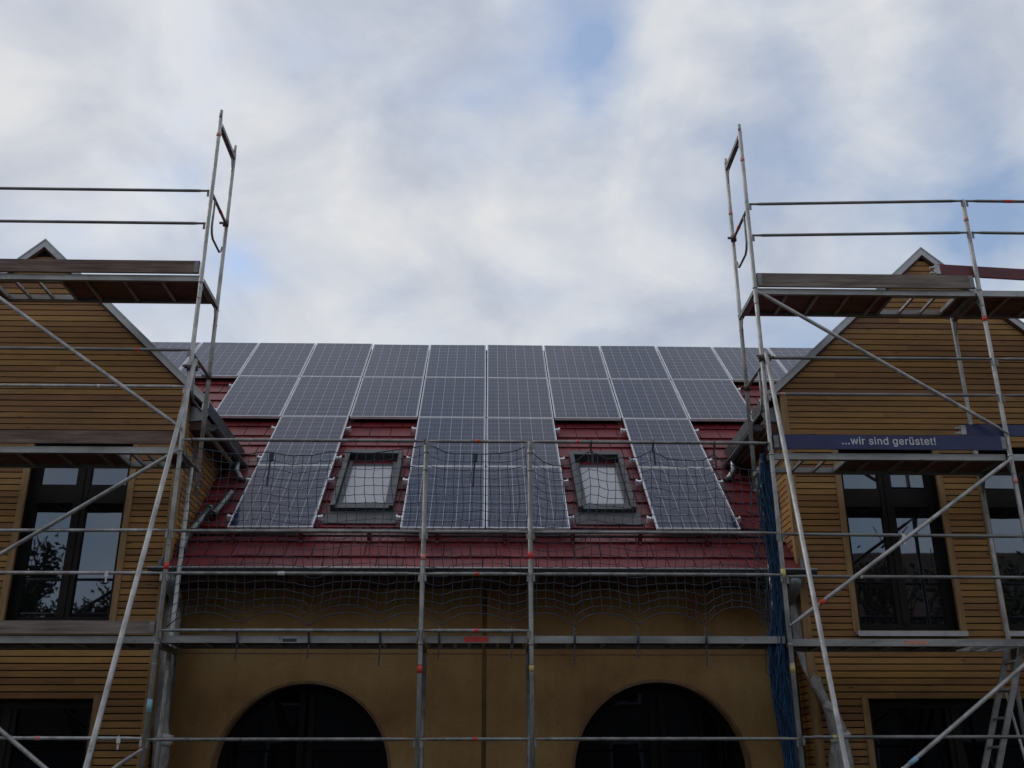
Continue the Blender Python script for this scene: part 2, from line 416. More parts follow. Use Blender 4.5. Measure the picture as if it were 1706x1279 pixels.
gl=eave_gutter(hl,-2.635,1.32,3.0,5.56,1)
gr=eave_gutter(hr,3.93,1.36,3.05,5.62,-1)
# boxed eave beside each gutter
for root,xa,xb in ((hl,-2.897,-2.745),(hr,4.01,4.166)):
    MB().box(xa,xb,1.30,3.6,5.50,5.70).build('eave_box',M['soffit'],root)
MB().hexa([(4.0,1.28,5.66),(4.16,1.28,5.64),(4.16,1.30,5.64),(4.0,1.30,5.66),(3.96,1.28,5.76),(4.16,1.28,5.86),(4.16,1.30,5.86),(3.96,1.30,5.76)]).build('eave_end_plate',M['zinc'],hr)
MB().hexa([(-2.9,1.28,5.6),(-2.72,1.28,5.62),(-2.72,1.30,5.62),(-2.9,1.30,5.6),(-2.9,1.28,5.8),(-2.68,1.28,5.7),(-2.68,1.30,5.7),(-2.9,1.30,5.8)]).build('eave_end_plate',M['zinc'],hl)
# downpipe of the left house lying on the main roof
dp=MB(); a=RF(-2.56,s_of_y(2.25),-.02); b=RF(-2.64,s_of_y(1.82),-.02); dp.tube([a,b],.048,14)
c=RF(-2.72,s_of_y(1.95),-.02); d=RF(-2.80,s_of_y(1.5),-.02); dp.tube([c,d],.048,14)
dp.tube([b+(a-b)*.0,b+(a-b)*.06],.058,14); dp.tube([c+(d-c)*.0,c+(d-c)*.06],.058,14); dp.tube([b,c],.04,10)
dp.tube([d,RF(-2.81,s_of_y(1.36),-.03),RF(-2.80,s_of_y(1.26),-.07)],[.048,.046,.044],14)
dp.build('roof_downpipe',M['bright'],hl)

# ------------------------------------------------------------------ centre house
YW=1.70
ch=thing('terraced_house','ochre walled middle house with a red tiled roof and two arched openings','house',(.63,YW,0))
AR=[(-1.37,.955,1.68),(2.60,.97,1.68)]
def wall_part(x0,x1):
    mb=MB(); y0,y1=YW,YW+.16
    def ztop(x): return 4.22
    xs=[x0]
    ar=[a for a in AR if x0<a[0]<x1][0]; cx,r,zc=ar
    N=48
    cols=[(x0,cx-r)]+[(cx-r*math.cos(math.pi*i/N),cx-r*math.cos(math.pi*(i+1)/N)) for i in range(N)]+[(cx+r,x1)]
    def zb(x):
        d=r*r-(x-cx)**2
        return zc+math.sqrt(max(0,d)) if abs(x-cx)<=r+1e-6 else 0
    for n,(a,b) in enumerate(cols):
        out=n in (0,len(cols)-1); za,zbb=(0,0) if out else (zb(a),zb(b))
        mb.add([(a,y0,za),(b,y0,zbb),(b,y0,4.22),(a,y0,4.22)],[(0,1,2,3)])
        if not out: mb.add([(a,y0,za),(b,y0,zbb),(b,y1,zbb),(a,y1,za)],[(3,2,1,0)])
    for x in (cx-r,cx+r): mb.add([(x,y0,0),(x,y1,0),(x,y1,zc),(x,y0,zc)],[(0,1,2,3)])
    for x in (x0,x1): mb.add([(x,y0,0),(x,y1,0),(x,y1,4.22),(x,y0,4.22)],[(0,1,2,3)])
    return mb
wall_part(-2.92,.603).build('wall',M['plaster'],ch)
wall_part(.655,4.18).build('wall',M['plaster'],ch)
MB().box(.59,.67,YW+.012,YW+.1,0,4.2).build('joint_strip',mottled('joint_strip',(.09,.048,.012),(.14,.08,.022),.8),ch)
# horizontal board joints, slightly raised fillets
MB().box(-2.9,.6,YW-.006,YW-.001,2.955,2.968).box(.66,4.16,YW-.006,YW-.001,2.945,2.957).build('board_joint',M['reveal'],ch)
for cx,r,zc in AR:
    N=40; mb=MB()
    def ring(ri,ro,y0,y1,mb):
        pts=[(math.cos(math.pi*i/N),math.sin(math.pi*i/N)) for i in range(N+1)]
        for (c0,s0),(c1,s1) in zip(pts,pts[1:]):
            mb.hexa([(cx+ri*c0,y0,zc+ri*s0),(cx+ro*c0,y0,zc+ro*s0),(cx+ro*c0,y1,zc+ro*s0),(cx+ri*c0,y1,zc+ri*s0),
                     (cx+ri*c1,y0,zc+ri*s1),(cx+ro*c1,y0,zc+ro*s1),(cx+ro*c1,y1,zc+ro*s1),(cx+ri*c1,y1,zc+ri*s1)])
        for sx in (-1,1):
            x0,x1=sorted((cx+sx*ri,cx+sx*ro)); mb.box(x0,x1,y0,y1,0,zc)
    ring(r-.085,r+.05,YW+.162,YW+.22,mb)
    mb.box(cx-.09,cx-.02,YW+.164,YW+.21,0,zc+r-.08); mb.box(cx+.02,cx+.09,YW+.164,YW+.21,0,zc+r-.08)
    w=mb.build('arched_window',M['archframe'],ch)
    g=MB(); n=N; vs=[(cx+(r-.03)*math.cos(math.pi*i/n),YW+.19,zc+(r-.03)*math.sin(math.pi*i/n)) for i in range(n+1)]+[(cx-(r-.03),YW+.19,.02),(cx+(r-.03),YW+.19,.02)]
    g.add(vs,[tuple(range(len(vs)))[::-1]]); g.build('pane',M['glassdim'],w)
    e=MB(); ring(r-.003,r+.03,YW-.008,YW+.002,e); e.build('arch_edging',M['reveal'],w)
# roof body and tiles
SE=s_of_y(.985,-.1)
rb=MB()
def slab(x0,x1,s0,s1,h0,h1): rb.hexa([RF(x0,s1,h0),RF(x1,s1,h0),RF(x1,s0,h0),RF(x0,s0,h0),RF(x0,s1,h1),RF(x1,s1,h1),RF(x1,s0,h1),RF(x0,s0,h1)])
slab(-5.6,7.0,.03,6.1,-.30,-.135); slab(-2.90,4.15,6.1,SE-.02,-.24,-.135)
rb.box(-5.6,7.0,PY+.06,PY+.3,8.2,8.72)
rb.hexa([(-5.6,PY+.31,8.45),(7.0,PY+.31,8.45),(7.0,12.2,3.6),(-5.6,12.2,3.6),(-5.6,PY+.31,8.68),(7.0,PY+.31,8.68),(7.0,12.2,3.8),(-5.6,12.2,3.8)])
rb.box(-5.6,7.0,11.9,12.1,0,3.58)
roof=rb.build('roof',M['soffit'],ch)
ti=MB(); EX=.335; W=.30; rowi=0; s=SE
while s>.1:
    s0=max(s-EX-.04,.02)
    wide=s<6.6
    xa,xb=(-5.7,7.0) if wide else (-2.99,4.23)
    off=(rowi%2)*W/2
    x=xa-off
    while x<xb:
        l,r_=max(x,xa),min(x+W-.011,xb)
        if r_-l>.03:
            j=random.uniform(-.0025,.0025); hb=-.102+j; hu=-.126
            ti.hexa([RF(l,s,hb-.017),RF(r_,s,hb-.017),RF(r_,s0,hu-.006),RF(l,s0,hu-.006),RF(l,s,hb),RF(r_,s,hb),RF(r_,s0,hu),RF(l,s0,hu)])
        x+=W
    s-=EX; rowi+=1
ti.build('roof_tiles',M['tile'],roof)
rg=MB(); rg.tube([(-5.6,PY+.12,8.74),(7.0,PY+.12,8.74)],.075,10); rg.build('ridge_cap',M['tile'],roof)
# eave: soffit, fascia and gutter
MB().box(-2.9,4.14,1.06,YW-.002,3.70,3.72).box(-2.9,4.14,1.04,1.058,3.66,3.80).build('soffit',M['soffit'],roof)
gm=MB(); n=10; r=.075; gy,gz=.945,3.775; vs=[];fs=[]
for x in (-3.04,4.30):
    for rr in (r,r-.006):
        for k in range(n+1):
            q=math.pi+math.pi*k/n; vs.append((x,gy+rr*math.cos(q),gz+rr*math.sin(q)))
m=n+1
for k in range(n): fs+=[(k,k+1,2*m+k+1,2*m+k),(m+k+1,m+k,3*m+k,3*m+k+1)]
fs+=[(0,2*m,3*m,m),(n,m+n,3*m+n,2*m+n)]
gm.add(vs,fs,True)
for x in (-3.04,4.30):
    gm.add([(x,gy+r*math.cos(math.pi+math.pi*k/n),gz+r*math.sin(math.pi+math.pi*k/n)) for k in range(n+1)],[tuple(range(n+1))])
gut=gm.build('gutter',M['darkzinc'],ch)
MB().tube([(-3.04,gy-r-.008,gz+.004),(4.30,gy-r-.008,gz+.004)],.011,8).build('rolled_edge',M['verge'],gut)
for x in (-2.80,4.06):
    MB().tube([(x,gy,gz-r+.01),(x,gy,gz-r-.07),(x,gy+.05,gz-r-.14),(x,1.28,gz-r-.22),(x,1.36,gz-r-.3),(x,1.36,0)],[.085,.075,.055,.05,.05,.05],14).build('downpipe',M['zinc'],gut)
# side flashings where the tiles meet the gable walls and verge boards at the eave ends
fl=MB()
for x0,x1 in ((-2.985,-2.955),(4.195,4.225)):
    fl.hexa([RF(x0,SE+.01,-.14),RF(x1,SE+.01,-.14),RF(x1,6.3,-.14),RF(x0,6.3,-.14),RF(x0,SE+.01,-.055),RF(x1,SE+.01,-.055),RF(x1,6.3,-.055),RF(x0,6.3,-.055)])
fl.build('verge_flashing',M['zinc'],roof)
# snow guard: tube on brackets
sg=MB(); ss=s_of_y(1.50)
sg.tube([RF(-2.80,ss,.02),RF(4.05,ss,.02)],.021,8)
sg.tube([RF(-2.80,ss,-.045),RF(4.05,ss,-.045)],.018,8)
snow=sg.build('snow_guard',mottled('dark_snow_rail',(.03,.012,.014),(.06,.022,.024),.5,.2,8),roof)
for i in range(9):
    x=-2.3+i*.79
    b=MB(); b.beam(RF(x,ss-.15,-.088),RF(x,ss+.10,-.088),.03,.006,(0,-sa,ca)); b.beam(RF(x,ss+.03,-.09),RF(x,ss+.03,.05),.05,.02,(0,-ca,-sa)); b.build('bracket',M['maroon'],snow)
# hooks that will carry panels: small white rail ends
# roof windows
for x0,x1 in ((-1.275,-.50),(1.775,2.49)):
    f=MB(); s0,s1=4.52,6.12
    def bx(xa,xb,sa_,sb_,h0,h1,mb): mb.hexa([RF(xa,sb_,h0),RF(xb,sb_,h0),RF(xb,sa_,h0),RF(xa,sa_,h0),RF(xa,sb_,h1),RF(xb,sb_,h1),RF(xb,sa_,h1),RF(xa,sa_,h1)])
    bx(x0,x0+.058,s0,s1,-.14,.0,f); bx(x1-.058,x1,s0,s1,-.14,.0,f); bx(x0+.059,x1-.059,s0-.002,s0+.11,-.14,.012,f); bx(x0+.059,x1-.059,s1-.09,s1,-.14,-.035,f)
    w=f.build('roof_window',M['rwframe'],roof)
    q=MB(); a,b=x0+.066,x1-.066
    bx(a,a+.05,s0+.24,s1-.10,-.13,-.055,q); bx(b-.05,b,s0+.24,s1-.10,-.13,-.055,q); bx(a+.0505,b-.0505,s0+.24,s0+.32,-.13,-.085,q); bx(a+.0505,b-.0505,s1-.155,s1-.10,-.13,-.045,q)
    q.build('sash',M['rwframe'],w)
    g=MB(); bx(a+.045,b-.045,s0+.315,s1-.15,-.10,-.088,g); g.build('pane',M['skyglass'],w)
    d=MB(); bx(x0+.07,x1-.07,s0+.12,s1-.08,-.15,-.125,d); d.build('recess_shade',M['void'],w)  # black sheet standing in for shade in the recess round the sash
    ap=MB(); bx(x0-.05,x1+.05,s1+.002,s1+.30,-.1,-.085,ap)
    ap.build('flashing',mottled('lead_flashing',(.045,.045,.052),(.08,.08,.09),.6,.2,5),w)

# ------------------------------------------------------------------ solar panels
PW,PL=.99,1.65
def make_panel():
    root=thing('solar_panel','x','solar panel',(0,0,0),'solar panels on the red roof')
    f=MB(); t=.04; b=.0115
    for x0,x1,y0,y1 in ((0,b,0,PL),(PW-b,PW,0,PL),(b,PW-b,0,b),(b,PW-b,PL-b,PL)): f.box(x0,x1,y0,y1,-t,0)
    f.build('frame',M['pvframe'],root)
    g=MB().box(b,PW-b,b,PL-b,-.03,-.004); g.v=[(x-b-.007,y-b-.021,z) for x,y,z in g.v]
    o=g.build('cell_sheet',M['pv'],root); o.location=(b+.007,b+.021,0)
    r=MB().box(.01,PW-.01,.30,.34,-.085,-.041).box(.01,PW-.01,1.30,1.34,-.085,-.041); r.build('mounting_rail',M['alu'],root)
    return root
def dup(root):
    r=root.copy(); C.objects.link(r)
    for c in root.children:
        k=c.copy(); C.objects.link(k); k.parent=r
    return r
proto=make_panel(); first=True
ORD=['first','second','third','fourth','fifth','sixth','seventh','eighth','ninth','tenth','eleventh','twelfth']
rowsdef=[(0,list(range(-6,6))),(1,list(range(-4,4))),(2,[-3,-1,0,2]),(3,[-3,-1,0,2])]
for j,cols in rowsdef:
    for n,i in enumerate(cols):
        p=proto if first else dup(proto); first=False
        s=(j+1)*1.67-.01
        dx=.004 if i==2 and j>1 else 0
        p.location=RF(PX+i*1.01+.01+dx,s,0); p.rotation_euler=(PA+random.gauss(0,.0022),random.gauss(0,.0022),0)
        if j==0:
            if n==0: lab='dark solar panel at left end of the ridge row, cut off by the left gable'
            elif n==len(cols)-1: lab='dark solar panel at right end of the ridge row, cut off by the right gable'
            else: lab=f'dark solar panel in the long ridge row, {ORD[n]} from the left'
        elif j==1:
            lab='dark solar panel in the second row down, '+('at its left end' if n==0 else 'at its right end' if n==7 else ORD[n]+' from the left')
        else:
            pos=['left of the left roof window','right of the left roof window','left of the right roof window','right of the right roof window'][n]
            lab=('dark solar panel in the lowest row, beside and '+pos) if j==3 else ('dark solar panel in the third row down, above and '+pos)
        p['label']=lab
        # white rail ends sticking out beside free edges
        ends=[]
        colset=set(cols)
        if i-1 not in colset: ends.append((-.075,.0))
        if i+1 not in colset: ends.append((PW,PW+.075))
        if j>0 and ends:
            for a,b in ends:
                for y in (.30,1.30):
                    mb=MB(); mb.box(a,b,y,y+.042,-.07,-.03); mb.box((a if a<0 else b-.02),(a+.02 if a<0 else b),y-.006,y+.048,-.085,-.02)
                    o=mb.build('rail_end',M['pvframe'],None); o.parent=p

# ------------------------------------------------------------------ scaffold
RS,RR=.0245,.018
FY,BY=0.,.73
def standard(root,x,y,z0,z1,tapes=(),spigot=0,name='standard',mat='galv',joints=(.93,2.86,4.83,6.80)):
    mb=MB(); mb.tube([(x,y,z0),(x,y,z1)],RS,12)
    if spigot: mb.tube([(x,y,z1),(x,y,z1+spigot)],RS-.005,12)
    for z in joints:
        if z0+.05<z<z1-.05: mb.tube([(x,y,z-.008),(x,y,z+.008)],RS+.004,12); mb.tube([(x,y,z-.20),(x,y,z-.19)],RS+.003,12)
    o=mb.build(name,M[mat],root)
    for z,h,m in tapes: MB().tube([(x,y,z-h/2),(x,y,z+h/2)],RS+.0015,12).build('tape_band',M[m],o)
    return o
def rail(root,x0,x1,z0,z1=None,y=-.03,tapes=(),name='guard_rail',mat='galvdark',r=RR):
    z1=z0 if z1 is None else z1
    mb=MB(); a=Vector((x0+.03,y,z0)); b=Vector((x1-.03,y,z1)); d=(b-a).normalized()
    mb.tube([a,a+d*.07,a+d*.12,b-d*.12,b-d*.07,b],[r*.7,r*.75,r,r,r*.75,r*.7],10)
    for p,q in ((a,1),(b,-1)):
        mb.box(p.x-.012,p.x+.012,y-.004,y+.004,p.z-.075,p.z+.014)
    o=mb.build(name,M[mat],root)
    for f,l,m in tapes:
        c=a.lerp(b,f); MB().tube([c-d*l/2,c+d*l/2],r+.0018,10).build('tape_band',M[m],o)
    return o
def transom(root,x,z,holes=True):
    mb=MB(); 
    mb.box(x-.026,x+.026,FY+.026,BY-.026,z-.05,z-.044); mb.box(x-.026,x-.021,FY+.026,BY-.026,z-.0435,z); mb.box(x+.021,x+.026,FY+.026,BY-.026,z-.0435,z)
    for y,s in ((FY,1),(BY,-1)):
        y0=y+s*.026; mb.add([(x-.004,y0,z-.051),(x-.004,y0,z-.24),(x-.004,y0+s*.1,z-.051),(x+.004,y0,z-.051),(x+.004,y0,z-.24),(x+.004,y0+s*.1,z-.051)],[(0,1,2),(5,4,3),(0,3,4,1),(1,4,5,2),(2,5,3,0)])
    mb.build('transom',M['galvdark'],root)
def deck(root,x0,x1,z,hatch=None,mat='ply'):
    x0+=.035; x1-.0; x1-=.035
    d=MB(); d.box(x0,x1,.035,.075,z-.07,z).box(x0,x1,.625,.665,z-.055,z).box(x0,x0+.04,.0755,.6245,z-.05,z-.002).box(x1-.04,x1,.0755,.6245,z-.05,z-.002)
    n=7
    for i in range(1,n):
        x=x0+(x1-x0)*i/n
        if hatch and hatch[0]-.03<x<hatch[1]+.03: continue
        d.box(x-.018,x+.018,.0755,.6245,z-.05,z-.02)
    if hatch:
        for x in hatch: d.box(x-.015,x+.015,.0755,.6245,z-.05,z-.002)
        d.box(hatch[0]+.016,hatch[1]-.016,.56,.60,z-.06,z-.003); d.box(hatch[0]+.016,hatch[1]-.016,.11,.135,z-.06,z-.003)
        for k in (1,2):
            x=hatch[0]+(hatch[1]-hatch[0])*k/3; d.beam((x,.136,z-.04),(x,.559,z-.04),.028,.028)
    o=d.build('deck',M['alu'],root)
    for a,b in (((x0+.041,hatch[0]-.016),(hatch[1]+.016,x1-.041)) if hatch else ((x0+.041,x1-.041),)):
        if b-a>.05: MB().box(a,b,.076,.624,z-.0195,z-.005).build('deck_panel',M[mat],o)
    return o
def coupler(root,x,y,z):
    mb=MB(); mb.tube([(x,y,z-.03),(x,y,z+.03)],RS+.012,12); mb.tube([(x+.055,y-.03,z-.03),(x+.055,y-.03,z+.03)],RS+.011,12)
    mb.box(x-.05,x-.03,y-.075,y-.02,z-.008,z+.008); mb.box(x+.085,x+.12,y-.06,y-.04,z-.01,z+.01); mb.beam((x-.07,y-.05,z+.012),(x-.02,y-.06,z+.012),.02,.02)
    mb.build('coupler',M['rust'],root)
def toe(root,x0,x1,z0,z1,mat,y=-.012):
    mb=MB(); mb.box(x0,x1,y,y+.028,z0,z1); 
    o=mb.build('toe_board',M[mat],root)
    for x in (x0+.03,x1-.03): MB().box(x-.025,x+.025,y-.003,y+.031,z0+.01,z1-.01).build('end_fitting',M['galvdark'],o)
    return o
def end_guard(root,x,z,tape=True):
    mb=MB(); mb.tube([(x,.03,z),(x,.70,z-.0)],RR,10)
    mb.tube([(x,.16,z),(x,.16,z-.36),(x,.19,z-.43),(x,.25,z-.47),(x,.56,z-.47),(x,.62,z-.43),(x,.645,z-.36)],RR-.004,8)
    o=mb.build('end_guard',M['galvdark'],root)
    if tape: MB().tube([(x,.40,z),(x,.47,z)],RR+.002,10).build('tape_band',M['tape_red'],o)
    cp=MB(); cp.tube([(x,.70,z-.035),(x,.70,z+.035)],RS+.012,12); cp.box(x-.075,x-.03,.68,.70,z-.012,z+.012); cp.build('coupler',M['rust'],root)

A,B_,D,E2=-5.64,-2.57,3.66,6.23
# ---- left scaffold
sl=thing('scaffold','left galvanised steel scaffold bay with planked decks before the left timber gable','scaffold',(-2.57,0,0))
standard(sl,B_,FY,0,8.98,[(3.62,.07,'tape_red'),(2.28,.12,'tape_blue'),(8.75,.05,'tape_pink')],.12)
standard(sl,B_,BY,4.55,8.98,[],.12)
standard(sl,B_,.45,0,4.78)
standard(sl,A,FY,0,8.98,[],.12); standard(sl,A,BY,0,8.98,[],.12)
for x in (A,B_):
    for z in (8.93,6.86,4.86,2.88): transom(sl,x,z)
end_guard(sl,B_,7.96); end_guard(sl,B_,5.95)
for z0,z1,tp,mt in ((7.965,7.965,[],'galvdark'),(7.535,7.535,[],'galvdark'),(5.975,5.965,[(.815,.035,'tape_red')],'galvdark'),(5.54,5.54,[(.70,.03,'tape_white')],'galv'),(3.965,3.98,[],'galv'),(3.545,3.545,[],'galv'),(1.995,1.985,[(.68,.05,'tape_pink')],'galv')):
    rail(sl,A,B_,z0,z1,tapes=tp,mat=mt)
deck(sl,A,B_,6.905,(-4.95,-4.17)); deck(sl,A,B_,4.885,(-3.28,-2.80)); deck(sl,A,B_,2.94,None)
toe(sl,A+.05,-2.605,6.91,7.065,'plank'); toe(sl,A+.05,-2.605,4.905,5.045,'plank'); toe(sl,A+.05,-2.605,2.955,3.08,'plankgrey')
def brace(root,a,b,tapes=(),r=.0215):
    mb=MB(); a=Vector(a); b=Vector(b); d=(b-a).normalized(); mb.tube([a,a+d*.08,a+d*.14,b-d*.14,b-d*.08,b],[r*.6,r*.7,r,r,r*.7,r*.6],10)
    o=mb.build('brace',M['galv'],root)
    for f,l,m in tapes:
        c=a.lerp(b,f); MB().tube([c-d*l/2,c+d*l/2],r+.0018,10).build('tape_band',M[m],o)
brace(sl,(-5.14,-.05,6.85),(B_,-.05,5.06)); brace(sl,(-5.14,-.05,3.1),(B_,-.05,4.83)); brace(sl,(-5.14,-.05,2.93),(B_,-.05,1.1)); brace(sl,(-5.14,-.06,.04),(B_,-.06,1.89))
mb=MB(); mb.tube([(-2.515,-.03,5.85),(-2.545,-1.5,1.71),(-2.556,-2.10,.03)],.0245,12); mb.build('raker',M['galv'],sl)
coupler(sl,B_,0,5.76)
# ---- right scaffold
F3=8.80
sr=thing('scaffold','right galvanised steel scaffold of two bays before the right timber gable','scaffold',(3.66,0,0))
standard(sr,D,FY,0,8.90,[(3.56,.10,'tape_yellow'),(2.63,.09,'tape_yellow'),(8.5,.05,'tape_pink')],.1)
standard(sr,D,BY,4.62,8.90,[(8.2,.05,'tape_pink')],.1)
standard(sr,D,.45,0,4.8)
standard(sr,E2,FY,0,7.98,[(6.44,.06,'tape_red'),(7.72,.05,'tape_pink'),(4.55,.06,'tape_pink')]); standard(sr,E2,BY,0,6.85)
standard(sr,F3,FY,0,7.98); standard(sr,F3,BY,0,6.85)
transom(sr,D,8.86)
for x in (D,E2,F3):
    for z in (6.78,4.83,2.88): transom(sr,x,z)
end_guard(sr,D,7.83); end_guard(sr,D,5.86,False)
for z0,z1,z2,tp in ((7.875,7.955,7.96,[]),(7.46,7.53,7.53,[]),(5.93,5.94,5.94,[]),(5.505,5.51,5.51,[(.06,.05,'tape_pink')]),(3.965,3.95,3.95,[]),(3.53,3.525,3.525,[(.3,.03,'tape_white')]),(1.99,1.99,1.99,[(.12,.04,'tape_yellow')])):
    rail(sr,D,E2,z0,z1,tapes=tp); rail(sr,E2,F3,z1,z2,tapes=[(.2,.12,'tape_red')] if z0==7.875 else ())
deck(sr,D,E2,6.815,(5.27,6.02)); deck(sr,D,E2,4.86,(3.80,4.52)); d1=deck(sr,D,E2,2.92,(5.55,6.12))
for z in (6.815,4.86,2.92): deck(sr,E2,F3,z)
MB().box(4.82,5.06,.0325,.0345,2.865,2.905).build('painted_mark',M['tape_pink'],d1)
toe(sr,D+.03,6.18,6.818,6.985,'plankgrey')
brace(sr,(D,-.05,6.74),(E2,-.05,5.06)); brace(sr,(D,-.05,3.03),(E2,-.05,4.80),[(.135,.07,'tape_red')]); brace(sr,(D,-.05,1.02),(E2,-.05,2.86),[(.41,.1,'tape_blue'),(.36,.07,'tape_white')])
mb=MB(); mb.tube([(3.70,-.03,5.99),(3.70,-1.15,1.71),(3.70,-1.60,.03)],.0245,12); mb.build('raker',M['galv'],sr)
coupler(sr,D,0,5.93)
# ---- centre scaffold
sc=thing('scaffold','low centre scaffold with two single posts carrying the blue safety net','scaffold',(.545,0,0))
standard(sc,0,FY,0,4.955,[(3.72,.06,'tape_pink'),(2.62,.075,'tape_red')],mat='galvmid'); standard(sc,1.09,FY,0,4.955,[(3.74,.075,'tape_red'),(2.63,.07,'tape_yellow')],mat='galvmid')
standard(sc,0,BY,0,2.90,mat='galvdark'); standard(sc,1.09,BY,0,2.90,mat='galvdark')
for x in (0,1.09): transom(sc,x,2.90)
for x0,x1 in ((B_,0),(0,1.09),(1.09,D)):
    mid=x0==0
    tp=[(.5,.05,'tape_red')] if mid else []
    g='galvmid'
    rail(sc,x0,x1,4.945,tapes=tp+([(.19,.03,'tape_red')] if x0>1 else []),mat=g); rail(sc,x0,x1,3.975,mat=g)
    rail(sc,x0,x1,3.545,tapes=tp+([(.45,.07,'tape_white')] if x0<0 else []),mat=g); rail(sc,x0,x1,1.975,tapes=tp,mat=g)
    if x0<1: rail(sc,x0,x1,2.985,tapes=tp if mid else (),mat=g)
    dd=deck(sc,x0,x1,2.945)
    if mid: MB().box(.43,.67,.0325,.0345,2.885,2.935).build('painted_mark',M['tape_red'],dd)
    if x0<0: MB().box(-1.36,-1.22,.0325,.0345,2.885,2.915).build('painted_mark',M['strap'],dd)

